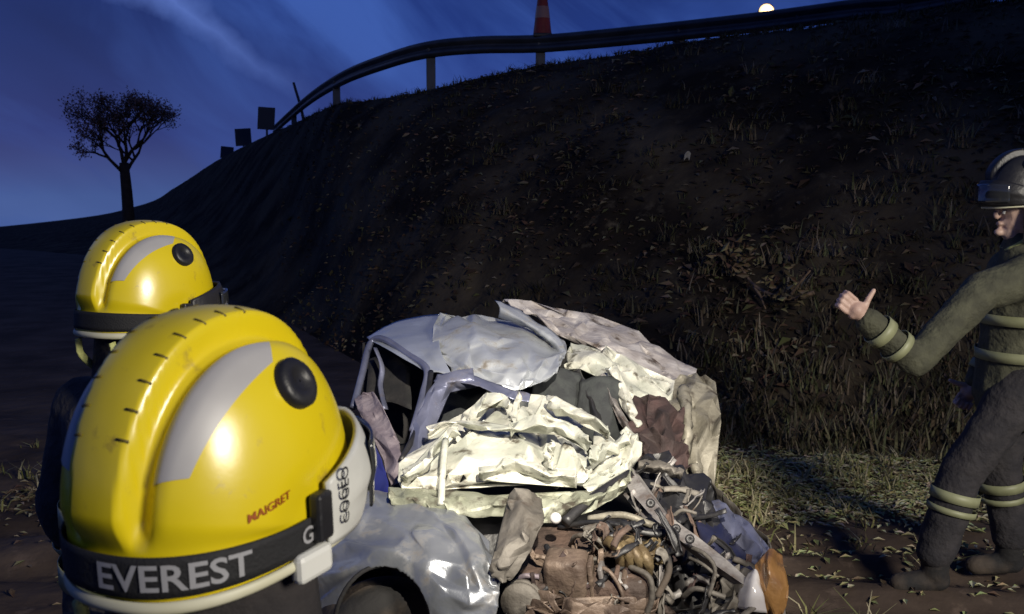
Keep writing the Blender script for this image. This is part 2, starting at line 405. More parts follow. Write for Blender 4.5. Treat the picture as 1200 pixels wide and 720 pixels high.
# ------------------------------------------------------------------ guardrail on the crest
RAIL = [(1330, -52, 10.6), (1090, 2, 12.2), (1000, 12, 12.9), (890, 26, 13.7), (760, 40, 14.6), (640, 51, 15.4), (560, 53, 15.8), (500, 59, 16.3), (450, 73, 17.4), (400, 93, 19.6), (360, 119, 25), (322, 152, 34)]
rp = spline([W(*p) for p in RAIL], 90)
WB = [(0, .155), (.03, .14), (.075, .105), (.075, .07), (.02, .03), (.0, 0), (.02, -.03), (.075, -.07), (.075, -.105), (.03, -.14), (0, -.155)]
gr = empty('guardrail', (rp[45].x, rp[45].y, rp[45].z-.6))
tag(gr, 'bent steel guardrail silhouetted against the sky along the top of the embankment', 'guardrail')
def local(vs, o): return [Vector(v)-Vector(o.location) for v in vs]
vs, fs = [], []
for i, p in enumerate(rp):
    t = (rp[min(i+1, 89)]-rp[max(i-1, 0)]); n = Vector((t.y, -t.x, 0)).normalized()
    if n.y > 0: n = -n
    for a, b in WB: vs.append(p+n*a+Vector((0, 0, b*.88)))
for i in range(89):
    for j in range(10): fs.append((i*11+j, i*11+j+1, (i+1)*11+j+1, (i+1)*11+j))
meshobj('beam', local(vs, gr), fs, 'galv', gr, True, .006)
def nearest(px):
    best = None
    for p in rp:
        q = p-Vector((0, 0, CAM_H)); x = 600+FPX*q.x/q.dot(FW)
        if best is None or abs(x-px) < best[0]: best = (abs(x-px), p)
    return best[1]
for px in (1300, 1180, 1060, 930, 790, 637, 502, 395, 345):
    p = nearest(px)
    meshobj('post', local(merge(box(p+Vector((0, .07, -.40)), (.15, .06, 1.0), bev=.008), box(p+Vector((0, .03, 0)), (.10, .07, .2), bev=.008))[0], gr),
            merge(box((0, 0, 0), (.15, .06, 1.0), bev=.008), box((0, 0, 0), (.1, .07, .2), bev=.008))[1], 'galv', gr, False)

# traffic cone standing on the rail post
p = nearest(637)
cone = empty('traffic_cone', p+Vector((.03, .07, .10)))
cone.scale = (1.08, 1.08, 1.4)
tag(cone, 'red traffic cone with pale reflective bands standing on the guardrail post', 'cone')
meshobj('cone_base', *box((0, 0, .02), (.27, .27, .04), bev=.01), 'black_plastic', cone, False)
def cr_(z): return .135-.115*z/.72
meshobj('cone_body', *lathe([(cr_(z), .04+z) for z in (0, .15, .3, .45, .6, .72)]+[(0, .76)], 24), 'cone_red', cone)
for a, b in ((.17, .30), (.42, .53)):
    meshobj('reflective_band', *lathe([(cr_(a)+.004, .04+a), (cr_(b)+.004, .04+b)], 24), 'cone_white', cone)

# lit lamp on the road, just behind the rail
lp = W(898, 14, 14.4)
lg = empty('roadside_lamp', (lp.x, lp.y, lp.z-.75))
tag(lg, 'glowing warm lamp on a stand just behind the guardrail', 'lamp')
meshobj('stand', *merge(tube([(0, 0, 0), (0, 0, .66)], .018, 8), box((0, 0, .02), (.3, .3, .04), bev=.01)), 'black_plastic', lg)
rt = Matrix.Rotation(R(90), 3, 'X')
meshobj('housing', *lathe([(.01, -.16), (.10, -.14), (.115, 0), (.12, .02)], 20, rt, (0, 0, .75)), 'black_plastic', lg)
meshobj('lens', *lathe([(.112, .015), (.09, .045), (.05, .065), (.001, .07)], 20, rt, (0, 0, .75)), 'lens_glow', lg)
pl = lamp('roadside_lamp_light', 'POINT', lp+Vector((0, -.12, 0)), lp+Vector((0, -1, 0)), 9, (1, .72, .42), shadow_soft_size=.08)
pl.parent = lg; pl.location = (0, -.22, .75)

# chevron boards along the bend, seen from behind
for k, (px, py, d, wd, ht) in enumerate(((312, 139, 31, .54, .70), (285, 161, 39, .64, .68), (266, 179, 50, .66, .60))):
    c = W(px, py, d)
    sg = empty('bend_sign', (c.x, c.y, c.z-ht/2-.9))
    tag(sg, ('dark square sign board on a post where the guardrail meets the ground', 'middle sign board of three along the falling crest', 'lowest and smallest sign board beyond the guardrail end')[k], 'sign', 'sign boards along the bend')
    ry = Matrix.Rotation(R((4, -3, 6)[k]), 3, 'Y')
    meshobj('board', *box((0, 0, ht/2+.9), (wd, .03, ht), ry, .012), 'sign_back', sg, False).location = (0, 0, 0)
    meshobj('post', *tube([(0, .04, -.2), (0, .04, .9+ht)], .035, 8), 'galv', sg)
# leaning marker stake
a, b = W(344, 97, 27), W(356, 138, 27)
st = meshobj('marker_stake', *tube([Vector((0, 0, -.9)), Vector((-.02, 0, 0)), (a-b)*1.0], [.05, .035], 8, 10), 'sign_back', None, True, 0, b)
tag(st, 'thin dark stake leaning above the falling end of the guardrail', 'stake')

# ------------------------------------------------------------------ far trees
def grow(p, d, ln, r, depth, B, T, rnd, spread=.55):
    q = p+d*ln; mid = p+d*ln*.5+Vector((rnd.uniform(-1, 1), rnd.uniform(-1, 1), rnd.uniform(-.3, .3)))*ln*.06
    B.append(([p, mid, q], [r, r*.66]))
    if depth == 0:
        T.append((q, d)); return
    for k in range(3 if depth > 1 else 4):
        a = Vector((rnd.uniform(-1, 1), rnd.uniform(-1, 1), rnd.uniform(-.45, .75)))
        grow(p+d*ln*rnd.uniform(.55, 1), (d+a*spread*1.5).normalized(), ln*rnd.uniform(.62, .82), r*.6, depth-1, B, T, rnd, spread)
def tree(name, label, base, ht, seed, nleaf, lsize, group=None):
    rnd = random.Random(seed); t = empty(name, base); tag(t, label, 'tree', group)
    B, T = [], []
    trunk_h = ht*.45
    for k in range(5):
        a = k*1.257+rnd.uniform(-.3, .3)
        grow(Vector((0, 0, trunk_h*rnd.uniform(.85, 1))), Vector((math.cos(a)*.8, math.sin(a)*.8, rnd.uniform(.7, 2.2))).normalized(), ht*rnd.uniform(.10, .16), ht*.010, 5, B, T, rnd)
    meshobj('trunk', *tube([(0, 0, -.1), (ht*.01, 0, trunk_h*.5), (0, 0, trunk_h)], [ht*.035, ht*.022], 10, 8), 'bark', t)
    meshobj('limbs', *merge(*[tube(P, r, 5) for P, r in B]), 'bark', t)
    vs, fs = [], []
    for i in range(nleaf):
        q, d = rnd.choice(T); c = q+Vector((rnd.gauss(0, 1), rnd.gauss(0, 1), rnd.gauss(0, 1)))*ht*.014
        a = Vector((rnd.gauss(0, 1), rnd.gauss(0, 1), rnd.gauss(0, 1))).normalized(); b = a.orthogonal().normalized(); s = lsize*rnd.uniform(.6, 1.3)
        n = len(vs); vs += [c-a*s, c+b*s*.5, c+a*s, c-b*s*.5]; fs.append((n, n+1, n+2, n+3))
    meshobj('crown', vs, fs, 'dry_leaf', t, False)
    return t
bp = W(150, 300, 32)
tree('bare_tree', 'thin brown tree with a rounded crown beyond the firefighters', (bp.x, bp.y, plain_z(bp.x, bp.y)), 6.7, 8, 4600, .042)
# ------------------------------------------------------------------ leaf litter, straw and weeds
def tinted(name, vs, fs, cols, label, cat):
    o = meshobj(name, vs, fs, 'tint', None, False)
    ca = o.data.color_attributes.new('tint', 'FLOAT_COLOR', 'POINT')
    ca.data.foreach_set('color', [x for c in cols for x in (*c, 1)])
    return tag(o, label, cat, None, 'stuff')
PAL = [(.10, .058, .036), (.16, .10, .06), (.24, .18, .11), (.07, .045, .03), (.13, .12, .05), (.30, .26, .18), (.055, .036, .027), (.085, .05, .034), (.05, .034, .026)]
lv, lf, lc = [], [], []
def leaf(p, n, size, rnd, col, curl=.35):
    a = Vector((rnd.gauss(0, 1), rnd.gauss(0, 1), rnd.gauss(0, .35))); a = (a-n*a.dot(n)*.8)
    if a.length < .01: return
    a.normalize(); b = n.cross(a).normalized(); n2 = a.cross(b)
    s = size; i0 = len(lv)
    for q in (p-a*s, p+b*s*.42+n2*s*curl, p+a*s*1.0+n2*s*curl*rnd.uniform(-.5, 1), p-b*s*.42+n2*s*curl, p):
        lv.append(q); lc.append(tuple(x*rnd.uniform(.8, 1.2) for x in col))
    lf.extend([(i0, i0+4, i0+1), (i0, i0+3, i0+4), (i0+4, i0+2, i0+1), (i0+4, i0+3, i0+2)])
rnd = random.Random(11)
def vis_u(px):                              # crest column that lies in this direction
    best = min(range(NC), key=lambda i: abs(600+FPX*CRS[i].x/max(.1, (CRS[i]-Vector((0, 0, CAM_H))).dot(FW))-px) if CRS[i].y > 1 else 1e9)
    return best
ucache = {px: vis_u(px) for px in range(300, 1420, 10)}
def col_for(k, rnd): return PAL[rnd.randrange(len(PAL))]
for k in range(15000):
    px = rnd.uniform(330, 1400); u = ucache[int(px/10)*10]+rnd.uniform(-1, 1); s = rnd.random()**1.25
    u = max(0, min(NC-2, u)); p = emb(u, s)
    if noise.noise(Vector((p.x*.8, p.y*.8, 7))) < rnd.uniform(-.55, .35): continue
    n = Vector((p.x*-.1, -.5, 1)).normalized()
    leaf(p+n*.012, n, rnd.uniform(.018, .05)*(1 if rnd.random() < .9 else 1.8), rnd, tuple(c_*(.46+.5*noise.noise(p*1.1)) for c_ in col_for(px, rnd)))
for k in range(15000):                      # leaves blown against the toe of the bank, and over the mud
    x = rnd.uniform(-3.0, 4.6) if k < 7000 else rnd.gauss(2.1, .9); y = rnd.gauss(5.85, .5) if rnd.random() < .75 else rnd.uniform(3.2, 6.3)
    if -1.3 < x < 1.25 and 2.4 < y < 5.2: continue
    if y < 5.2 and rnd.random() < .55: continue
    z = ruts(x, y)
    leaf(Vector((x, y, z+.012)), Vector((0, 0, 1)), rnd.uniform(.014, .038), rnd, rnd.choice([(.24, .21, .12), (.30, .26, .17), (.16, .13, .075), (.12, .085, .055), (.34, .30, .21), (.14, .13, .06), (.09, .06, .04)] if k < 7000 else [(.38, .37, .20), (.30, .31, .15), (.44, .41, .28), (.24, .25, .11)]))  # later leaves tinted lighter, for a lit patch the torch does not reach
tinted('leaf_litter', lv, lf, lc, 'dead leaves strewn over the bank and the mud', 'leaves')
# weeds and dry grass
lv, lf, lc = [], [], []
def blade(p, d, ln, wd, col, rnd):
    t = Vector((-d.y, d.x, 0)); t = t.normalized() if t.length > .01 else Vector((1, 0, 0))
    i0 = len(lv); up = Vector((0, 0, 1))
    q1 = p+(d*.35+up*.65)*ln*.5; q2 = p+(d*.8+up*.55)*ln
    for q, w_ in ((p, wd), (q1, wd*.8), (q2, wd*.12)):
        lv.append(q-t*w_); lv.append(q+t*w_); lc.append(col); lc.append(col)
    lf.extend([(i0, i0+1, i0+3, i0+2), (i0+2, i0+3, i0+5, i0+4)])
GC = [(.20, .20, .08), (.30, .27, .14), (.14, .15, .055), (.36, .32, .2), (.10, .08, .045)]
def tuft(p, nb, ln, rnd, dark=1.):
    for k in range(nb):
        a = rnd.uniform(0, 6.283); d = Vector((math.cos(a), math.sin(a), 0))*rnd.uniform(.2, 1.3)
        c = rnd.choice(GC); blade(p+Vector((rnd.gauss(0, .03), rnd.gauss(0, .03), -.01)), d, ln*rnd.uniform(.5, 1.2), .0055, tuple(x*dark for x in c), rnd)
for k in range(330):                        # yellowed weeds along the toe, thickest right of the wreck
    x = rnd.uniform(.7, 4.2) if k < 260 else rnd.uniform(-4, .7); y = rnd.gauss(5.75, .4)
    tuft(Vector((x, y, ruts(x, y) if y < 7.5 else 0)), rnd.randint(7, 16), rnd.uniform(.08, .22), rnd)
for k in range(900):
    px = rnd.uniform(330, 1400); u = max(0, min(NC-2, ucache[int(px/10)*10]+rnd.uniform(-1, 1))); s = rnd.random()
    if k < 260: s = rnd.uniform(.93, 1.0)
    tuft(emb(u, s), rnd.randint(4, 10), rnd.uniform(.08, .22), rnd, .32)
for x, y, n_ in ((1.22, 3.85, 26), (1.4, 3.7, 20), (2.0, 4.45, 14), (1.25, 4.9, 16)):
    tuft(Vector((x, y, ruts(x, y))), n_, .24, rnd, 1.2)
for k in range(420):
    px = rnd.uniform(520, 1380) if k < 200 else rnd.uniform(800, 1250); u = max(0, min(NC-2, ucache[int(px/10)*10]+rnd.uniform(-1, 1))); s_ = rnd.random()**1.5*.85 if k < 200 else abs(rnd.gauss(0, .16))
    p = emb(u, s_); dk = rnd.uniform(.3, 1.0)*(1 if px > 800 else .5)  # lit right side of the bank put into the weed tint, left darker
    for q in range(rnd.randint(12, 26)):
        a = rnd.uniform(0, 6.283); d = Vector((math.cos(a), math.sin(a)*.7-.3, rnd.uniform(.2, .9))).normalized()
        ln = rnd.uniform(.05, .13); c = p+Vector((rnd.gauss(0, .07), rnd.gauss(0, .05), .01))
        blade(c, d, ln*1.25, ln*rnd.uniform(.05, .10), tuple(x*dk for x in rnd.choice([(.17, .16, .09), (.20, .15, .10), (.12, .13, .06), (.24, .20, .14)])), rnd)
tinted('dry_grass', lv, lf, lc, 'yellowed grass and weeds along the foot of the bank', 'grass')

# broken branch with a few withered leaves on the bank
def on_bank(px, py):
    o = Vector((0, 0, CAM_H)); d = (W(px, py, 1)-o)
    u = ucache[int(px/10)*10]; best = None
    for k in range(200):
        p = emb(u, k/199); q = p-o; y = 360-FPX*q.dot(UP)/q.dot(FW)
        if best is None or abs(y-py) < best[0]: best = (abs(y-py), p)
    return best[1]
p0 = on_bank(868, 312); p1 = on_bank(893, 345); p2 = on_bank(930, 356); p3 = on_bank(965, 352)
br = empty('broken_branch', p2); tag(br, 'broken pale branch with withered leaves lying on the bank behind the pointing hand', 'branch')
upv = Vector((0, -.12, .10))
meshobj('stem', *tube(local([p0+upv*1.3, p1+upv*.8, p2+upv*.6, p3+upv*.6], br), [.010, .018], 8, 24), 'deadwood', br)
for a, b in (((p1, p1+Vector((.06, -.12, -.2)))), ((p2, p2+Vector((.12, -.12, .2)))), ((p0, p0+Vector((-.16, -.1, .13))))):
    meshobj('twig', *tube(local([a+upv*.7, (a+b)/2+upv, b+upv], br), [.016, .006], 6, 8), 'deadwood', br)
lv, lf, lc = [], [], []
for k in range(80):
    c = rnd.choice((p0, p0, p0.lerp(p1, .5), p1.lerp(p2, .6), p2, p2))+upv*1.4+Vector((rnd.gauss(0, .09), rnd.gauss(0, .04), rnd.gauss(0, .07)))
    leaf(c-br.location, Vector((rnd.gauss(0, .5), -1, rnd.gauss(0, .5))).normalized(), rnd.uniform(.025, .06), rnd, rnd.choice([(.15, .12, .07), (.20, .17, .10), (.11, .08, .05)]), .6)
o = meshobj('withered_leaves', lv, lf, 'tint', br, False)
ca = o.data.color_attributes.new('tint', 'FLOAT_COLOR', 'POINT'); ca.data.foreach_set('color', [x for c in lc for x in (*c, 1)]); o['kind'] = 'stuff'
for px, py, s, lab in ((816, 192, .035, 'small white scrap of paper high on the dark bank'),):
    p = on_bank(px, py)
    tag(sheet('paper_scrap', [[(-s, 0, .02), (0, .01, .05), (s*.7, 0, .02)], [(-s*.7, -.02, .09), (0, -.05, .12), (s, -.02, .1)]], 'paper', None, 10, 8, .008, 25, px, .001, 0, False), lab, 'paper').location = p

# ------------------------------------------------------------------ the wrecked car
car_c = W(640, 560, 3.6); car_c.z = .03
car = empty('wrecked_car', car_c)
tag(car, 'crushed silver car with torn roof and its engine bay ripped open', 'car wreck')
class _C: pass
def cs(name, rows, m, **kw):                 # a panel of the wreck, placed in the car's own frame
    o = sheet(name, rows, m, kw.pop('parent', car), **kw)
    for v in o.data.vertices: v.co = v.co-car.location
    return o
def cf(name, rows, m, **kw):
    o = foil(name, rows, m, kw.pop('parent', car), **kw)
    for v in o.data.vertices: v.co = v.co-car.location
    return o
def cm_(name, vf, m, smooth=True, solid=0., parent=None):
    return meshobj(name, [Vector(v)-car.location for v in vf[0]], vf[1], m, parent or car, smooth, solid)
def ct(name, pts, rad, m, seg=8, n=24, flat=1.0, parent=None):
    return cm_(name, tube([W(*p) for p in pts], rad, seg, n, True, flat), m, True, 0, parent)

def strip(name, P, wd, m, seed, **kw):
    V = [Vector((x, y)) for x, y, d in P]; rows = [[], [], []]
    for i, (x, y, d) in enumerate(P):
        t = V[min(i+1, len(P)-1)]-V[max(i-1, 0)]; n_ = Vector((-t.y, t.x)).normalized()
        for k, (o_, dd) in enumerate(((-wd, .03), (0, -.02), (wd, .03))): rows[k].append((x+n_.x*o_, y+n_.y*o_, d+dd))
    return cf(name, rows, m, n=kw.get('n', 30), amp=kw.get('amp', .008), seed=seed, stretch=.25, jag=.02, solid=.004)
# roof: smooth blue-lit part, then the dented bright part
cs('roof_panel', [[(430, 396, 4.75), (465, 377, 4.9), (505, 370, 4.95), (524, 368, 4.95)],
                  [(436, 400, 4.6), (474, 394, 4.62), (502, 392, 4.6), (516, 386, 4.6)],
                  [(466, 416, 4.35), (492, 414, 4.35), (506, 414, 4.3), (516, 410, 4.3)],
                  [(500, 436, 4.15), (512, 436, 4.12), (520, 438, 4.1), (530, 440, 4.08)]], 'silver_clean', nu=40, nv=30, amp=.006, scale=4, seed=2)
cf('dented_roof', [[(515, 369, 4.9), (545, 369, 4.95), (590, 376, 4.95), (640, 390, 4.85), (660, 400, 4.8)],
                   [(506, 392, 4.5), (540, 384, 4.5), (590, 392, 4.5), (640, 402, 4.5), (664, 410, 4.45)],
                   [(510, 412, 4.38), (545, 412, 4.22), (590, 414, 4.18), (635, 418, 4.22), (660, 420, 4.25)],
                   [(526, 428, 4.22), (555, 434, 4.08), (600, 438, 4.02), (630, 438, 4.05), (655, 432, 4.1)],
                   [(530, 438, 4.1), (560, 446, 4.02), (596, 456, 3.94), (625, 452, 3.98), (650, 440, 4.05)]], 'silver', n=90, amp=.020, seed=5, stretch=.7, soft=4, levels=3)
cs('roof_edge', [[(580, 351, 4.75), (606, 363, 4.7), (634, 380, 4.6), (655, 396, 4.5), (664, 412, 4.35)],
                 [(586, 362, 4.66), (608, 374, 4.6), (634, 390, 4.5), (652, 404, 4.42), (660, 420, 4.3)],
                 [(584, 372, 4.72), (606, 380, 4.68), (632, 394, 4.6), (648, 408, 4.5), (654, 424, 4.36)]], 'silver', nu=50, nv=10, amp=.012, scale=6, seed=8)
cs('roof_gutter', [[(512, 438, 4.06), (545, 436, 4.02), (590, 452, 3.92), (622, 462, 3.88)],
                   [(508, 446, 4.0), (545, 448, 3.94), (590, 464, 3.86), (620, 472, 3.84)]], 'bluegrey', nu=40, nv=8, amp=.014, scale=8, seed=3)
# the torn sheet standing up behind
cf('torn_tailgate', [[(588, 351, 5.15), (650, 361, 5.2), (706, 373, 5.2), (762, 398, 5.1), (815, 436, 4.9)],
                     [(604, 360, 5.0), (656, 378, 4.95), (706, 392, 4.9), (756, 414, 4.85), (812, 446, 4.7)],
                     [(628, 370, 4.9), (662, 394, 4.75), (704, 408, 4.6), (750, 430, 4.55), (806, 460, 4.5)]], 'scraped', n=110, amp=.022, seed=12, stretch=.4, jag=.03, soft=1)
cf('tailgate_inner', [[(664, 398, 4.72), (700, 408, 4.6), (740, 424, 4.5), (790, 448, 4.45)],
                      [(664, 424, 4.5), (700, 420, 4.4), (740, 442, 4.35), (788, 468, 4.3)],
                      [(660, 436, 4.45), (704, 440, 4.3), (744, 470, 4.2), (784, 500, 4.15)]], 'cream_metal', n=60, amp=.03, seed=15, stretch=.6, jag=.05, gaps=.04)
cf('hanging_strip', [[(770, 452, 4.5), (800, 440, 4.52), (836, 436, 4.5)],
                     [(782, 476, 4.3), (810, 470, 4.25), (842, 464, 4.3)],
                     [(790, 512, 4.15), (815, 505, 4.1), (846, 494, 4.15)],
                     [(800, 545, 4.05), (815, 548, 4.0), (834, 540, 4.05)],
                     [(812, 568, 4.0), (820, 580, 3.97), (830, 590, 4.0)]], 'olive_scrap', n=60, amp=.034, seed=21, stretch=1.8, jag=.06)
for k, P in enumerate(([(770, 470, 4.3), (784, 500, 4.15), (776, 530, 4.1)], [(812, 545, 4.02), (822, 570, 3.9), (830, 596, 3.75)], [(800, 452, 4.4), (806, 500, 4.1), (800, 540, 4.05)])):
    cs('torn_shred', [[(x-7, y, d) for x, y, d in P], [(x, y-4, d-.05) for x, y, d in P], [(x+7, y, d) for x, y, d in P]], 'olive_scrap', nu=26, nv=8, amp=.02, scale=11, seed=30+k, jag=.3)
# cabin
cs('cabin_floor', [[(420, 520, 4.5), (600, 520, 4.7), (820, 540, 4.7)], [(430, 620, 3.6), (600, 640, 3.5), (820, 640, 3.5)]], 'interior', nu=30, nv=14, amp=.04, scale=3, seed=4, solid=.02)
cs('cabin_back', [[(425, 402, 4.85), (560, 395, 5.0), (700, 405, 4.95), (800, 450, 4.8)], [(425, 480, 4.85), (560, 500, 5.0), (700, 500, 4.95), (815, 520, 4.75)], [(430, 560, 4.6), (560, 580, 4.8), (700, 580, 4.7), (815, 600, 4.5)]], 'interior', nu=30, nv=16, amp=.03, scale=3, seed=6, solid=.01)
for k, (x0, x1, y0, y1, d) in enumerate(((628, 676, 438, 508, 4.25), (684, 728, 448, 520, 4.2))):
    cs('seat_back', [[(x0, y0+6, d), ((x0+x1)/2, y0-3, d-.02), (x1, y0+5, d)], [(x0-3, (y0+y1)/2, d-.06), ((x0+x1)/2, (y0+y1)/2, d-.1), (x1+2, (y0+y1)/2, d-.05)], [(x0, y1, d-.08), ((x0+x1)/2, y1, d-.12), (x1, y1, d-.08)]], 'seat_cloth', nu=16, nv=18, amp=.012, scale=8, seed=k, solid=.08)
cs('seat_back', [[(515, 458, 4.4), (540, 452, 4.38), (566, 462, 4.4)], [(508, 490, 4.3), (540, 485, 4.25), (566, 490, 4.3)], [(505, 520, 4.2), (540, 520, 4.15), (566, 520, 4.2)]], 'seat_cloth', nu=14, nv=16, amp=.01, scale=8, seed=9, solid=.08)
cf('crushed_dashboard', [[(730, 478, 4.2), (765, 470, 4.15), (800, 485, 4.1)], [(735, 515, 3.95), (770, 505, 3.85), (802, 520, 3.85)], [(740, 550, 3.75), (775, 548, 3.7), (808, 555, 3.7)]], 'maroon', n=90, amp=.05, seed=13)
for P, r, m in (([(676, 434, 4.25), (690, 465, 4.12), (702, 500, 4.0)], .014, 'black_plastic'), ([(716, 430, 4.25), (730, 462, 4.1), (748, 500, 3.95)], .02, 'cream_metal'), ([(704, 440, 4.2), (722, 478, 4.05), (742, 512, 3.9)], .012, 'alu'), ([(640, 478, 4.0), (672, 500, 3.85), (690, 520, 3.75)], .010, 'black_plastic')):
    strip('pillar', P, r*330, m, int(r*1000))
# left side: window frame, pillars, door
ct('window_frame', [(414, 478, 4.25), (424, 440, 4.4), (434, 403, 4.6), (450, 398, 4.55), (478, 416, 4.35), (500, 433, 4.15), (496, 462, 4.0), (484, 505, 3.8)], .016, 'bluegrey', 8, 50)
strip('a_pillar', [(556, 444, 3.98), (528, 448, 3.96), (512, 462, 3.9), (500, 490, 3.8), (490, 518, 3.72), (478, 545, 3.6)], 11, 'bluegrey', 7)
ct('door_seal', [(505, 436, 4.1), (500, 470, 3.95), (488, 505, 3.78), (470, 540, 3.62)], .012, 'black_plastic', 8, 24)
cf('crushed_pillar', [[(414, 462, 4.3), (424, 462, 4.25), (438, 458, 4.2)], [(424, 490, 4.05), (438, 490, 4.0), (452, 484, 4.0)], [(446, 530, 3.8), (458, 530, 3.75), (468, 522, 3.75)], [(458, 570, 3.6), (468, 568, 3.55), (478, 560, 3.55)]], 'mauve', n=40, amp=.018, seed=17, stretch=3)
dr = cs('door', [[(406, 486, 4.1), (424, 494, 4.0), (448, 540, 3.72)], [(404, 520, 3.95), (424, 530, 3.85), (452, 555, 3.65)], [(404, 575, 3.75), (428, 580, 3.65), (458, 580, 3.55)], [(400, 640, 3.6), (430, 640, 3.55), (460, 640, 3.5)]], 'door_blue', nu=20, nv=36, amp=.012, scale=6, seed=18)
ct('door_mirror', [(401, 480, 4.0), (404, 500, 3.95), (410, 512, 3.9)], [.02, .035], 'silver', 8, 8)
cs('door_inner', [[(432, 420, 4.7), (455, 415, 4.7), (480, 430, 4.6)], [(428, 470, 4.5), (455, 470, 4.5), (482, 480, 4.4)]], 'interior', nu=8, nv=8, amp=.02, scale=5, seed=2)
ct('seat_belt', [(440, 408, 4.5), (448, 430, 4.45), (446, 452, 4.4), (452, 480, 4.3)], .014, 'bluegrey', 6, 16, .25)
# crumpled bonnet thrown back on the windscreen
bon = cf('bonnet', [[(498, 520, 3.75), (540, 494, 3.88), (580, 470, 3.96), (620, 462, 3.98), (660, 478, 3.92), (704, 500, 3.85), (740, 520, 3.75)],
              [(482, 536, 3.55), (530, 508, 3.66), (580, 488, 3.76), (630, 486, 3.78), (664, 500, 3.7), (704, 516, 3.65), (738, 530, 3.58)],
              [(470, 552, 3.42), (524, 528, 3.5), (580, 512, 3.55), (630, 515, 3.58), (664, 524, 3.52), (702, 532, 3.5), (734, 540, 3.45)],
              [(466, 564, 3.34), (524, 548, 3.36), (580, 540, 3.36), (630, 545, 3.4), (664, 548, 3.4), (698, 552, 3.38), (726, 550, 3.38)],
              [(470, 574, 3.32), (524, 570, 3.32), (580, 566, 3.34), (630, 570, 3.34), (660, 572, 3.34), (690, 568, 3.34), (715, 560, 3.36)]], 'cream_metal', n=120, amp=.036, seed=41, stretch=.45, jag=.03, gaps=.05, soft=1, levels=3)
for k, (P, wd) in enumerate((([(548, 500, 3.6), (556, 480, 3.7), (572, 468, 3.8), (596, 476, 3.74)], 9), ([(500, 508, 3.6), (530, 497, 3.56), (560, 500, 3.52), (600, 506, 3.5)], 6),
                            ([(596, 506, 3.5), (630, 498, 3.46), (660, 505, 3.46), (690, 520, 3.4)], 10), ([(640, 470, 3.8), (664, 486, 3.7), (690, 492, 3.66), (714, 508, 3.6)], 9),
                            ([(470, 560, 3.3), (500, 542, 3.36), (516, 518, 3.5), (536, 506, 3.55)], 8), ([(560, 556, 3.28), (600, 546, 3.3), (640, 556, 3.28), (676, 562, 3.26)], 10),
                            ([(646, 520, 3.42), (640, 540, 3.36), (650, 556, 3.3)], 7), ([(690, 540, 3.36), (712, 528, 3.44), (738, 516, 3.52)], 10),
                            ([(610, 470, 3.84), (600, 492, 3.68), (612, 515, 3.55)], 8))):
    cf('bonnet_fold', [[(x, y-wd, d+.02) for x, y, d in P], [(x+2, y-wd*.2, d-.05) for x, y, d in P], [(x, y+wd*.7, d+.015) for x, y, d in P]], 'cream_metal', n=20, amp=.016, seed=50+k, stretch=.3, jag=.06, parent=bon)
ct('bonnet_prop', [(522, 516, 3.45), (519, 550, 3.3), (517, 592, 3.18)], .012, 'cream_metal', 8, 12)
strip('bent_strip', [(728, 506, 3.6), (742, 516, 3.52), (738, 540, 3.42), (712, 562, 3.34), (688, 578, 3.28)], 9, 'cream_metal', 8, amp=.014)
ct('bonnet_seal', [(738, 556, 3.36), (712, 572, 3.28), (684, 592, 3.2), (662, 612, 3.14)], .018, 'black_plastic', 8, 20)
# slam panel / front ledge under the bonnet
cf('front_panel', [[(455, 572, 3.34), (520, 578, 3.3), (590, 580, 3.3), (650, 582, 3.28), (712, 568, 3.3), (742, 548, 3.4)],
                   [(456, 582, 3.24), (520, 590, 3.18), (590, 590, 3.18), (650, 594, 3.16), (704, 582, 3.2), (738, 560, 3.3)],
                   [(462, 592, 3.26), (530, 604, 3.2), (590, 604, 3.2), (640, 612, 3.18), (692, 596, 3.22), (730, 572, 3.32)]], 'ledge_metal', n=120, amp=.016, seed=61, stretch=.12, jag=.01)
cs('under_shadow_panel', [[(460, 596, 3.4), (560, 604, 3.35), (700, 600, 3.35), (820, 600, 3.5)], [(460, 680, 3.3), (560, 690, 3.25), (700, 720, 3.2), (820, 700, 3.3)], [(460, 800, 3.2), (560, 810, 3.2), (700, 820, 3.15), (820, 800, 3.2)]], 'black_plastic', nu=30, nv=18, amp=.03, scale=4, seed=62, solid=.02)  # added dark sheet behind the engine bay, keeps light from passing through
# silver wing with its wheel arch
def px_of(p):
    q = p-Vector((0, 0, CAM_H)); d = q.dot(FW); return 600+FPX*q.x/d, 360-FPX*q.dot(UP)/d
arch_c = W(449, 742, 2.95)
def in_arch(v):
    x, y = px_of(v); return ((x-449)/57)**2+((y-742)/78)**2 < 1
cf('front_wing', [[(352, 600, 3.5), (420, 572, 3.45), (470, 582, 3.35), (520, 592, 3.28), (548, 606, 3.2), (572, 640, 3.1)],
                  [(350, 612, 3.3), (420, 592, 3.25), (472, 594, 3.2), (520, 606, 3.1), (556, 626, 3.02), (582, 660, 2.98)],
                  [(350, 650, 3.18), (410, 626, 3.1), (470, 622, 3.05), (518, 636, 2.98), (560, 655, 2.92), (586, 684, 2.9)],
                  [(352, 690, 3.12), (404, 664, 3.02), (466, 652, 2.94), (516, 670, 2.9), (558, 690, 2.86), (584, 706, 2.86)],
                  [(354, 740, 3.1), (400, 720, 3.0), (464, 690, 2.92), (512, 708, 2.86), (550, 720, 2.84), (578, 728, 2.86)],
                  [(356, 800, 3.1), (400, 780, 3.0), (464, 760, 2.92), (510, 768, 2.86), (545, 774, 2.86), (574, 776, 2.88)]], 'silver_dull', n=120, amp=.017, seed=71, stretch=1., levels=3, soft=5, hole=in_arch)
ring = []
for k in range(25):
    g = math.pi*(1.06-1.12*k/24); ring.append(W(449+58*math.cos(g), 742-79*math.sin(g), 2.985-.05*math.cos(g)*-1))
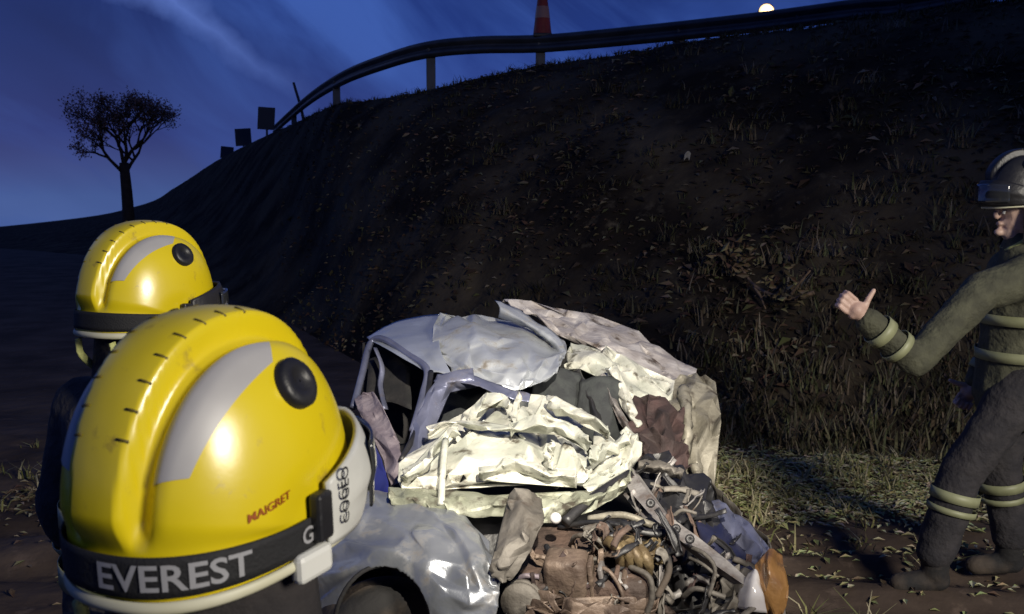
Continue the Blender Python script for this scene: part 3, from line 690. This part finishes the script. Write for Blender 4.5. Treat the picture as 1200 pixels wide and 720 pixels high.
cm_('arch_lip', tube(ring, .007, 8), 'rubber')
cs('arch_liner', [[(398, 690, 3.25), (420, 655, 3.3), (450, 648, 3.32), (480, 655, 3.3), (505, 690, 3.2)], [(398, 780, 3.25), (425, 740, 3.4), (450, 735, 3.42), (480, 745, 3.4), (505, 780, 3.2)]], 'mud', nu=20, nv=10, amp=.02, scale=8, seed=3)
ry = Matrix.Rotation(R(90), 3, 'Y') @ Matrix.Rotation(R(0), 3, 'X'); rz_ = Matrix.Rotation(R(-62), 3, 'Z')
def wheel(c, r):
    prof = [(r*.55, -.085), (r*.80, -.09), (r*.96, -.075), (r, -.04), (r, .04), (r*.96, .075), (r*.80, .09), (r*.55, .085)]
    wh = cm_('wheel', lathe(prof, 32, rz_ @ ry, c), 'rubber')
    cm_('rim', lathe([(r*.57, -.07), (r*.5, -.03), (r*.2, -.045), (.001, -.05)], 24, rz_ @ ry, c), 'alu', parent=wh)
    cm_('rim', lathe([(r*.57, .07), (r*.5, .03), (r*.2, .045), (.001, .05)], 24, rz_ @ ry, c), 'alu', parent=wh)
wc = W(449, 775, 3.12); wheel(Vector((wc.x, wc.y, .31)), .285)
wheel(Vector((.66, 3.55, .32)), .285); wheel(Vector((.75, 5.05, .32)), .285); wheel(Vector((-.62, 4.85, .32)), .285)
cs('sill', [[(398, 640, 3.66), (430, 640, 3.6), (462, 645, 3.5)], [(396, 760, 3.6), (430, 770, 3.5), (462, 780, 3.4)]], 'silver', nu=12, nv=12, amp=.02, scale=6, seed=6)
cm_('chassis', box((.1, 4.1, .34), (1.3, 1.9, .16), bev=.03), 'black_plastic')
# bent grey bracket hanging in front of the engine bay
cf('bent_bracket', [[(592, 580, 3.14), (612, 574, 3.10), (634, 584, 3.14)], [(602, 606, 3.0), (618, 604, 2.95), (636, 606, 3.0)], [(590, 632, 2.93), (608, 634, 2.88), (624, 634, 2.93)], [(578, 656, 2.89), (592, 664, 2.85), (606, 664, 2.9)], [(576, 674, 2.89), (585, 680, 2.87), (594, 678, 2.9)]], 'grime_metal', n=50, amp=.014, seed=81, stretch=2.5, solid=.006)
cm_('bolt', lathe([(.017, 0), (.018, .009), (.010, .015), (.001, .016)], 12, Matrix.Rotation(R(80), 3, 'X'), W(651, 607, 3.02)), 'lamp_white')
# engine
rot = Matrix.Rotation(R(-12), 3, 'Z') @ Matrix.Rotation(R(14), 3, 'X')
eng = cm_('engine_block', box(W(690, 700, 3.12), (.40, .30, .34), rot, .03), 'rust', True)
cm_('rocker_cover', box(W(664, 672, 2.96), (.13, .10, .13), rot, .02), 'tan_metal', True, parent=eng)
for k in range(5):
    cm_('cooling_fin', box(W(694+14*k, 680+3*k, 2.95), (.014, .06, .14-.01*k), rot @ Matrix.Rotation(R(random.uniform(-14, 14)), 3, 'Y'), .004), ('tan_metal', 'alu', 'rust')[k % 3], True, parent=eng)
rx90 = rot @ Matrix.Rotation(R(78), 3, 'X')
cm_('alternator', lathe([(.001, -.07), (.055, -.06), (.062, -.02), (.062, .04), (.05, .06), (.02, .065), (.001, .066)], 20, rx90, W(728, 690, 2.98)), 'alu', parent=eng)
pu = cm_('pulley', lathe([(.001, .0), (.02, .0), (.02, .012), (.048, .008), (.06, .016), (.06, .03), (.052, .034), (.06, .04), (.06, .055), (.02, .05), (.001, .05)], 24, rx90, W(614, 698, 2.96)), 'grime_metal', parent=eng)
cm_('inlet_manifold', merge(*[tube([W(700+12*k, 640+4*k, 3.05), W(712+12*k, 634+3*k, 2.97), W(726+11*k, 646+4*k, 2.93), W(728+10*k, 664+3*k, 2.98)], .018, 8, 14) for k in range(4)]), 'brass_metal', parent=eng)
cf('heat_shield', [[(716, 612, 3.1), (740, 620, 3.06), (772, 626, 3.06)], [(712, 632, 3.02), (742, 640, 2.96), (776, 646, 2.98)], [(720, 654, 3.0), (746, 660, 2.95), (772, 662, 2.98)]], 'brass_metal', n=60, amp=.026, seed=91, jag=.05)
cf('radiator_scrap', [[(622, 696, 2.95), (660, 704, 2.9), (712, 708, 2.9), (770, 700, 2.95)], [(616, 716, 2.9), (660, 722, 2.84), (712, 726, 2.84), (770, 722, 2.9)], [(616, 760, 2.9), (660, 770, 2.86), (712, 770, 2.86), (770, 760, 2.9)]], 'tan_metal', n=150, amp=.03, seed=92, jag=.05, gaps=.06)
cs('torn_bracket', [[(616, 676, 3.0), (632, 682, 2.97), (650, 700, 2.96)], [(622, 690, 2.95), (636, 700, 2.92), (648, 714, 2.92)], [(620, 716, 2.94), (632, 722, 2.92), (644, 726, 2.93)]], 'mauve', nu=14, nv=14, amp=.02, scale=12, seed=93)
HOSES = [([(668, 640, 3.1), (676, 628, 3.02), (700, 632, 2.98), (712, 650, 2.98), (690, 656, 2.98), (672, 646, 3.02)], .011, 'grime_metal'),
         ([(655, 618, 3.18), (700, 612, 3.1), (750, 622, 3.05), (790, 640, 3.1)], .012, 'black_plastic'),
         ([(640, 640, 3.05), (650, 660, 2.98), (640, 690, 2.94), (612, 700, 2.96)], .013, 'black_plastic'),
         ([(738, 664, 2.94), (760, 676, 2.9), (764, 700, 2.9), (756, 724, 2.92)], .013, 'grime_metal'),
         ([(690, 608, 3.15), (730, 604, 3.1), (770, 618, 3.06)], .016, 'olive_scrap'),
         ([(700, 664, 2.94), (716, 672, 2.9), (730, 700, 2.9), (722, 724, 2.9)], .009, 'tan_metal'),
         ([(778, 640, 3.0), (784, 668, 2.96), (770, 700, 2.94)], .015, 'rubber'),
         ([(600, 690, 3.0), (612, 676, 2.96), (632, 676, 2.95)], .012, 'mauve')]
for P, r, m in HOSES: ct('hose', P, r*.7, m, 8, 26)
rb = random.Random(77)
for k in range(190):                        # shattered brackets, ribs and castings packed into the engine bay
    if k < 130: 
        x, y, dd = rb.uniform(628, 786), rb.uniform(616, 726), rb.uniform(2.92, 3.08)
        if x < 692 and y < 650: y += 62
    else: x = rb.uniform(742, 880); y = 560+(x-742)*.75+rb.uniform(-30, 90); dd = 3.45-(y-540)/170*.5+rb.uniform(-.06, .04)
    c = W(x, min(y, 726), dd); a = Vector((rb.gauss(0, 1), rb.gauss(0, .5), rb.gauss(0, 1))).normalized(); b = a.orthogonal().normalized()
    l_, s_ = rb.uniform(.02, .075), rb.uniform(.004, .013)
    P = [c-a*l_, c+b*s_*rb.uniform(-1.5, 1.5), c+a*l_]
    rows = [[q-b*s_ for q in P], [q+a.cross(b)*s_*.6 for q in P], [q+b*s_ for q in P]]
    rows = [[tuple(q) for q in r_] for r_ in rows]
    m = rb.choice(('tan_metal', 'rust', 'grime_metal', 'rust', 'grime_metal', 'black_plastic', 'tan_metal', 'black_plastic', 'maroon') if x < 720 else ('rust', 'maroon', 'black_plastic', 'alu', 'grime_metal', 'black_plastic', 'black_plastic'))
    cs('metal_fragment', rows, m, nu=8, nv=6, amp=.010, scale=22, seed=k, pix=False, solid=.004)
# right front: dark inner wing, chassis leg with holes, torn wing, lamp
cf('inner_wing', [[(742, 536, 3.6), (790, 540, 3.6), (836, 580, 3.55)], [(748, 570, 3.4), (800, 580, 3.35), (846, 620, 3.3)], [(770, 620, 3.25), (815, 630, 3.2), (870, 670, 3.12)], [(770, 720, 3.1), (830, 710, 3.08), (880, 710, 3.05)]], 'black_plastic', n=120, amp=.045, seed=101, solid=.006)
leg_a = [W(736, 552, 3.42), W(752, 578, 3.28), W(776, 608, 3.12), W(810, 636, 3.02), W(846, 664, 2.96), W(872, 684, 2.94)]
cm_('chassis_leg', tube(leg_a, [.034, .042, .036, .046, .042, .03], 4, None, True, .6), 'alu', False, .0)
for k, (x, y) in enumerate(((762, 590), (792, 620), (808, 632))):
    cm_('bolt_hole', lathe([(.014, 0), (.015, .006), (.006, .008), (.001, .002)], 10, Matrix.Rotation(R(70), 3, 'X'), W(x, y, 3.1-.05*k-.06)), 'black_plastic')
cs('leg_flange', [[(738, 548, 3.4), (764, 584, 3.22), (784, 606, 3.08)], [(744, 570, 3.34), (762, 600, 3.18), (780, 618, 3.08)], [(722, 572, 3.36), (748, 604, 3.2), (772, 622, 3.1)]], 'alu', nu=22, nv=14, amp=.02, scale=10, seed=103, jag=.5)
for P, r in (([(806, 640, 2.98), (826, 650, 2.92), (838, 668, 2.9), (830, 700, 2.92)], .010), ([(808, 654, 2.98), (824, 662, 2.92), (842, 676, 2.9)], .008), ([(790, 604, 3.12), (800, 598, 3.1), (816, 602, 3.1)], .009), ([(800, 700, 3.0), (816, 690, 2.94), (850, 700, 2.92)], .012)):
    ct('cable', P, r*.7, 'grime_metal', 6, 18)
strip('bumper_bar', [(748, 546, 3.4), (775, 548, 3.36), (800, 556, 3.32)], 6, 'grime_metal', 3)
cf('torn_wing', [[(834, 583, 3.45), (868, 606, 3.3), (902, 642, 3.12)], [(836, 594, 3.34), (868, 622, 3.2), (896, 652, 3.05)], [(832, 612, 3.3), (860, 640, 3.18), (886, 664, 3.06)]], 'bluegrey', n=40, amp=.012, seed=111, stretch=.5, soft=3)
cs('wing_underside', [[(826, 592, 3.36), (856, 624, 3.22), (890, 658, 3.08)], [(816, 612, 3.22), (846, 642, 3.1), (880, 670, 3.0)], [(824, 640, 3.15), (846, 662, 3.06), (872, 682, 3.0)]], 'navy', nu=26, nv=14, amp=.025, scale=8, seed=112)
cf('crushed_corner', [[(846, 664, 3.02), (866, 662, 3.0), (884, 668, 3.0)], [(842, 690, 2.97), (862, 690, 2.93), (876, 696, 2.94)], [(826, 740, 2.95), (856, 740, 2.92), (880, 740, 2.94)]], 'grime_metal', n=60, amp=.03, seed=113)
cf('indicator_lamp', [[(888, 658, 2.98), (902, 642, 3.0), (914, 650, 3.02)], [(886, 676, 2.93), (902, 668, 2.90), (920, 672, 2.95)], [(894, 706, 2.92), (906, 704, 2.89), (920, 700, 2.93)], [(900, 722, 2.95), (908, 722, 2.93), (918, 720, 2.95)]], 'amber', n=26, amp=.008, seed=114, solid=.01, soft=1)
cs('headlamp_glass', [[(878, 672, 2.95), (886, 668, 2.93), (890, 684, 2.92)], [(868, 690, 2.92), (882, 690, 2.88), (894, 700, 2.89)], [(862, 712, 2.92), (880, 716, 2.88), (898, 718, 2.9)]], 'lamp_white', nu=14, nv=14, amp=.006, scale=10, seed=115, solid=.012)
cs('front_bumper', [[(840, 720, 3.0), (880, 724, 2.96), (925, 724, 3.1)], [(836, 790, 2.98), (880, 800, 2.93), (930, 790, 3.1)]], 'black_plastic', nu=20, nv=12, amp=.03, scale=6, seed=116, solid=.01)
cs('side_panel', [[(826, 560, 3.95), (880, 610, 3.5), (905, 650, 3.2)], [(840, 640, 3.9), (895, 690, 3.45), (920, 720, 3.15)], [(850, 730, 3.9), (900, 780, 3.45), (925, 800, 3.15)]], 'grime_metal', nu=24, nv=20, amp=.03, scale=5, seed=118)

# ------------------------------------------------------------------ helmets
HA, HB, HC = .150, .121, .196
def hR(d):
    """radius of the helmet shell in unit direction d (+x front, +z up)"""
    cz = HC if d.z >= 0 else .30
    r = (abs(d.x/HA)**2.3+abs(d.y/HB)**2.3+abs(d.z/cz)**2.3)**(-1/2.3)
    if d.z > -.15:
        p = d*r; y = abs(p.y); al = math.degrees(math.atan2(p.z, p.x))
        def ss(a, b, x):
            t = max(0, min(1, (x-a)/(b-a))); return t*t*(3-2*t)
        fade = ss(22, 40, al)*ss(0, 14, 178-al) if al > 0 else 0
        be = math.degrees(math.atan2(y, math.hypot(p.x, p.z)))
        r += fade*(.016*(1-ss(9.8, 12.2, be)) - .010*ss(10, 13, be)*(1-ss(15, 20, be))*ss(30, 60, al))
        # raised flank in front of the groove
        r += .005*ss(16, 24, be)*ss(0, 12, al)*ss(0, 12, 176-al)*(1-ss(60, 80, be))
    return r
def hP(al, be, off=0., side=-1):
    """al: angle in the side plane from front over the top, be: angle away from the comb (deg); side -1 = right"""
    a, b = R(al), R(be); d = Vector((math.cos(a)*math.cos(b), side*math.sin(b), math.sin(a)*math.cos(b)))
    return d*(hR(d)+off)
def hT(th, ph, off=0.):
    """th: bearing (0 front, -90 right), ph: elevation"""
    a, b = R(th), R(ph); d = Vector((math.cos(a)*math.cos(b), math.sin(a)*math.cos(b), math.sin(b)))
    return d*(hR(d)+off)
def grid(fn, nu, nv, closed=False):
    vs = [fn(i/(nu if closed else nu-1), j/(nv-1)) for i in range(nu) for j in range(nv)]
    fs = [(i*nv+j, ((i+1) % nu)*nv+j, ((i+1) % nu)*nv+j+1, i*nv+j+1) for i in range(nu if closed else nu-1) for j in range(nv-1)]
    return vs, fs
def text_mesh(s, size):
    cu = bpy.data.curves.new('lettering', 'FONT'); cu.body = s; cu.size = size; cu.align_x = 'CENTER'; cu.align_y = 'CENTER'; cu.offset = size*.018; cu.resolution_u = 3
    o = bpy.data.objects.new('lettering', cu); COL.objects.link(o); dg = bpy.context.evaluated_depsgraph_get(); dg.update()
    me = bpy.data.meshes.new_from_object(o.evaluated_get(dg))
    bm = bmesh.new(); bm.from_mesh(me); bmesh.ops.triangulate(bm, faces=bm.faces); bmesh.ops.subdivide_edges(bm, edges=[e_ for e_ in bm.edges if e_.calc_length() > size*.25], cuts=1); bmesh.ops.triangulate(bm, faces=bm.faces)
    bm.verts.index_update(); r = [v.co.copy() for v in bm.verts], [tuple(v.index for v in f.verts) for f in bm.faces]; bm.free()
    bpy.data.objects.remove(o); bpy.data.curves.remove(cu)
    return r
def helmet(name, label, lettered, shell='helmet_yellow', gog='goggle_white'):
    h = empty(name); tag(h, label, 'helmet')
    sh = meshobj('shell', *grid(lambda u, v: hT(u*360, -14+104*min(v, .9995)), 220, 130, True), shell, h, True)
    # notches cut along the edge of the comb, drawn as small dark slots
    for sd in (-1, 1):
        for k in range(8):
            a0 = 84+k*8.2
            meshobj('slot', *tube([hP(a0, be, 0, sd) for be in (6.6, 8.4, 10.2)], .0016, 6), 'slot_brown', h, True)
        def patch(u, v):
            q = lambda a, b, c: a*(1-u)**2+2*b*u*(1-u)+c*u*u
            al = q(84, 124, 152)*(1-v)+q(90, 112, 147)*v; be = q(21, 16, 17.5)*(1-v)+q(28, 33, 29)*v
            return hP(al, be, .0016, sd)
        meshobj('reflective_patch', *grid(patch, 34, 14), 'reflective', h, True)
        pv = hP(84, 36, 0, sd); nrm = (hP(87, 36, 0, sd)-hP(81, 36, 0, sd)).cross(hP(84, 39, 0, sd)-hP(84, 33, 0, sd)).normalized(); nrm = nrm if nrm.dot(pv) > 0 else -nrm; q = Vector((0, 0, 1)).rotation_difference(nrm).to_matrix()
        meshobj('visor_pivot', *lathe([(.027, -.010), (.027, .006), (.023, .010), (.013, .011), (.011, .008), (.001, .008)], 24, q, pv), 'black_plastic', h)
    meshobj('rim', *grid(lambda u, v: hT(u*360, -17.5+4.2*v, .0035+.003*math.sin(v*math.pi)), 90, 6, True), 'cream_trim', h, True, .003)
    stp = meshobj('goggle_strap', *grid(lambda u, v: hT(34+292*u, -11.5+14.5*v+3.0*math.sin(u*math.pi)*0-6*math.cos(R(34+292*u))*0, .0055), 120, 6), 'strap_black', h, True, .002)
    if lettered:
        tv, tf = text_mesh('EVEREST', .036)
        meshobj('lettering', [hT(-154+math.degrees(v.x*1.0/.140), -4.6+math.degrees(v.y*.95/.152), .0080) for v in tv], tf, 'print_grey', stp, False)
        tv, tf = text_mesh('G', .028)
        meshobj('lettering', [hT(-97+math.degrees(v.x/.15), -4.2+math.degrees(v.y/.152), .0082) for v in tv], tf, 'print_grey', stp, False)
        tv, tf = text_mesh('MAIGRET', .0125)
        meshobj('lettering', [hT(-116+math.degrees(v.x/.135), 14.5+math.degrees(v.y/.152)+v.x*100, .0014) for v in tv], tf, 'print_red', sh, False)
    # goggles pushed against the front of the shell
    gf_ = meshobj('goggle_frame', *grid(lambda u, v: hT(-84+168*u, -13+38*v*(1-.25*abs(2*u-1)**3), .010+.016*math.sin(u*math.pi)**.5*math.sin(.25+v*2.6)), 50, 14), gog, h, True, .006)
    meshobj('goggle_lens', *grid(lambda u, v: hT(-52+104*u, -7+25*v, .034-.006*(2*u-1)**2), 30, 10), 'smoked', gf_, True, .003)
    if lettered:
        tv, tf = text_mesh('COGEO', .018)
        meshobj('lettering', [hT(-77+math.degrees(-v.y/.14), 7+math.degrees(v.x/.16), .0225) for v in tv], tf, 'print_black', gf_, False)
    for th in (-88, 88):
        c = hT(th, 2, .010); q = Vector((1, 0, 0)).rotation_difference(Vector((c.x, c.y, 0)).normalized()).to_matrix()
        meshobj('strap_clip', *box(c, (.014, .026, .05), q, .004), 'black_plastic', gf_, False)
        c = hT(th*1.08, -17, .008); q = Vector((1, 0, 0)).rotation_difference(Vector((c.x, c.y, 0)).normalized()).to_matrix()
        meshobj('visor_holder', *box(c, (.016, .050, .030), q, .006), 'goggle_white', h, False)
    for sd in (-1, 1):
        meshobj('chin_strap', *tube([hT(sd*156, -21, -.002), hT(sd*150, -34, -.012)+Vector((0, 0, -.01)), Vector((-.02, sd*.088, -.16)), Vector((.05, sd*.05, -.215)), Vector((.062, 0, -.222))], .0085, 8, 20, True, .35, (0, 1, .1)), 'chin_strap', h)
    return h

def place(h, p, yaw, pitch, roll):
    h.location = p; h.rotation_mode = 'QUATERNION'
    h.rotation_quaternion = (Matrix.Rotation(R(yaw), 3, 'Z') @ Matrix.Rotation(R(pitch), 3, 'Y') @ Matrix.Rotation(R(roll), 3, 'X')).to_quaternion()
HEL1 = helmet('firefighter_helmet', 'big glossy yellow helmet with black EVEREST goggle strap and red lettering', True)
place(HEL1, W(253, 592, 1.04), 66, -3, 0)
HEL2 = helmet('firefighter_helmet', 'smaller yellow helmet without lettering, on the firefighter standing farther off', False, gog='black_plastic')
place(HEL2, W(172, 367, 2.25), 58, 4, 0)

# ------------------------------------------------------------------ people
def person(name, label, head, yaw, arms, legs_spread=.11, step=(0, 0), voxel=.0075, skin='skin', jacket='gear_cloth', trousers='gear_cloth', band='band_lime', tilt=0., hands='fist'):
    """head: world position of the head centre. local frame: +x forward, +y left, feet at z=0"""
    H = head.z
    t = empty(name, (head.x, head.y, .05), R(yaw)); tag(t, label, 'person')
    hz = H-.05                                     # head centre above the feet
    k = hz/1.62
    neck, chest, pel = Vector((-.015, 0, hz-.155)), Vector((-.03, 0, 1.28*k)), Vector((-.03, 0, .95*k))
    caps = [((.0, 0, hz), .088, (-.01, 0, hz-.05), .082), ((.015, 0, hz-.06), .068, (.03, 0, hz-.10), .05), ((-.02, 0, hz-.07), .058, neck, .062), (neck, .06, chest, .12), (chest, .14, pel, .135)]
    ell = [((.098, 0, hz-.028), .017, (1, .8, 1.3)), ((.088, 0, hz-.004), .016, (1, 2.4, .6)), ((.086, 0, hz-.068), .014, (1, 1.7, .8)), ((.0, .088, hz-.02), .026, (.7, .35, 1.2)), ((.0, -.088, hz-.02), .026, (.7, .35, 1.2)), ((.085, 0, hz-.105), .022, (1, 1, .8)), (chest, .14, (.7, 1.1, .85)), (pel, .14, (.75, 1.0, .8))]
    jc = [((-.02, 0, hz-.15), .085, chest, .14), (chest, .165, (-.03, 0, 1.05*k), .165), ((-.03, 0, 1.05*k), .165, (-.03, 0, .84*k), .185)]
    je = [(chest+Vector((0, 0, .03)), .165, (.85, 1.32, .8)), ((-.03, 0, .98*k), .17, (.85, 1.15, 1))]
    tr, bt, bands, hc = [], [], [], []
    for sd, key in ((1, 'left'), (-1, 'right')):
        s, e_, w_ = [Vector((v[0], v[1], v[2]*(k if arms is DOWN else 1))) for v in arms[key]]
        caps += [(s, .044, e_, .042), (e_, .042, w_, .028)]
        jc += [(chest+Vector((0, sd*.12, .08)), .10, s, .082), (s, .082, e_, .066), (e_, .066, w_-(w_-e_)*.04, .054)]
        bands.append((e_.lerp(w_, .62), e_.lerp(w_, .78), .064)); bands.append((e_.lerp(w_, .30), e_.lerp(w_, .42), .068))
        f = (w_-e_).normalized(); upx = Vector((0, 0, 1)); upx = (upx-f*upx.dot(f)).normalized(); sx = f.cross(upx).normalized()
        palm = w_+f*.055
        hc += [(w_, .026, palm, .034), (palm+upx*.022, .021, palm-upx*.022, .021)]
        for q in range(4):                         # four curled fingers stacked below the thumb
            o_ = palm+f*.028+upx*(.032-.0215*q); ln = (.046, .050, .046, .038)[q]
            c1 = o_+f*ln; c2 = c1-sx*sd*-.026+f*.004; c3 = c2-f*.030
            if hands == 'point' and q == 0: c2 = c1+f*.026; c3 = c2+f*.022
            hc += [(o_, .0092, c1, .0088), (c1, .0088, c2, .0084), (c2, .0084, c3, .0078)]
        b0 = palm-f*.02+upx*.028; b1 = b0+upx*.036+f*.012; b2 = b1+upx*(.042 if hands != 'relaxed' else .012)+f*.006
        hc += [(b0, .014, b1, .0125), (b1, .0125, b2, .010)]
        hip = Vector((-.03, sd*.09, .92*k)); st_ = step[0 if sd > 0 else 1]; kn = Vector((.02+st_*.6, sd*legs_spread, .50*k)); an = Vector((-.03+st_, sd*(legs_spread+.02), .09))
        caps += [(hip, .085, kn, .055), (kn, .055, an, .04), (an, .036, an+Vector((.09, 0, -.04)), .022)]
        tr += [(hip, .115, kn, .092), (kn, .092, an+Vector((0, 0, .10)), .085)]
        bt += [(an+Vector((0, 0, .16)), .066, an, .06), (an+Vector((-.02, 0, -.03)), .05, an+Vector((.15, 0, -.048)), .045)]
        bands.append((kn.lerp(an, .14), kn.lerp(an, .24), .100))
        bands.append((kn.lerp(an, .30), kn.lerp(an, .36), .100))
    capsules('body', caps+hc, skin, t, voxel, 2, ell=ell)
    capsules('jacket', jc, jacket, t, .014, 4, .022, .10, je)
    capsules('trousers', tr+[((-.03, 0, .95*k), .15, (-.03, 0, .90*k), .155)], trousers, t, .014, 4, .022, .10)
    for sd in (0, 1): capsules('boot', bt[sd*2:sd*2+2], 'rubber', t, .010, 4)
    for a, b, r in bands: meshobj('reflective_band', *tube([a, b], r+.003, 20, None, False), band, t, True, .003)
    for z, r in ((1.14*k, .176), (.99*k, .182)):
        vs = []
        for j in range(36):
            g = 2*math.pi*j/36
            for dz in (0, .045): vs.append((-.03+r*.97*math.cos(g), r*1.10*math.sin(g), z+dz))
        meshobj('reflective_band', vs, [(2*j, 2*((j+1) % 36), 2*((j+1) % 36)+1, 2*j+1) for j in range(36)], band, t, True, .003)
    for sd in (-1, 1): meshobj('eye', *lathe([(.001, .0105), (.006, .009), (.0095, .003), (.0095, 0)], 12, Matrix.Rotation(R(90), 3, 'Y'), (.080, sd*.033, hz-.018)), 'eye_white', t)
    # hood / neck curtain
    meshobj('neck_curtain', *grid(lambda u, v: Vector((math.cos(R(75+210*u))*(.105+.02*v), math.sin(R(75+210*u))*(.100+.02*v), hz+.04-.19*v+.008*math.sin(u*23))), 40, 10), 'black_cloth', t, True, .004)
    return t
DOWN = {'left': ((-.02, .205, 1.40), (-.06, .26, 1.12), (.06, .24, .90)), 'right': ((-.02, -.205, 1.40), (-.06, -.26, 1.12), (.06, -.24, .90))}
def off_head(h, d=(0, 0, -.045)):
    return h.location+h.rotation_quaternion.to_matrix() @ Vector(d)
person('person', 'firefighter in dark gear wearing the lettered yellow helmet, turned toward the wreck', off_head(HEL1), 66, DOWN, skin='skin_dark', jacket='black_cloth', trousers='black_cloth', hands='relaxed')
person('person', 'firefighter in dark gear with pale bands under the smaller yellow helmet', off_head(HEL2), 58, DOWN, skin='skin_dark', hands='relaxed')
# the one beside the bank, raising a hand toward the wreck
hp = W(1196, 244, 4.27)
yaw3 = 176
def to_loc(p):
    q = Matrix.Rotation(R(-yaw3), 3, 'Z') @ (Vector(p)-Vector((hp.x, hp.y, .05))); return tuple(q)
POINT = {'left': (to_loc(W(1150, 342, 4.10)), to_loc(W(1072, 424, 4.02)), to_loc(W(1015, 374, 3.98))), 'right': ((-.02, -.205, 1.38), (-.08, -.27, 1.10), (.05, -.26, .88))}
person('person', 'firefighter in olive jacket with banded trousers raising a thumbed fist beside the bank', hp, yaw3, POINT, .10, (.36, -.06), .0052, 'skin', 'gear_olive', 'gear_cloth')
HEL3 = helmet('firefighter_helmet', 'dark helmet worn by the firefighter raising a fist beside the bank', False, 'black_plastic', 'black_plastic')
place(HEL3, hp+Vector((0, 0, .045)), yaw3, 0, 0)
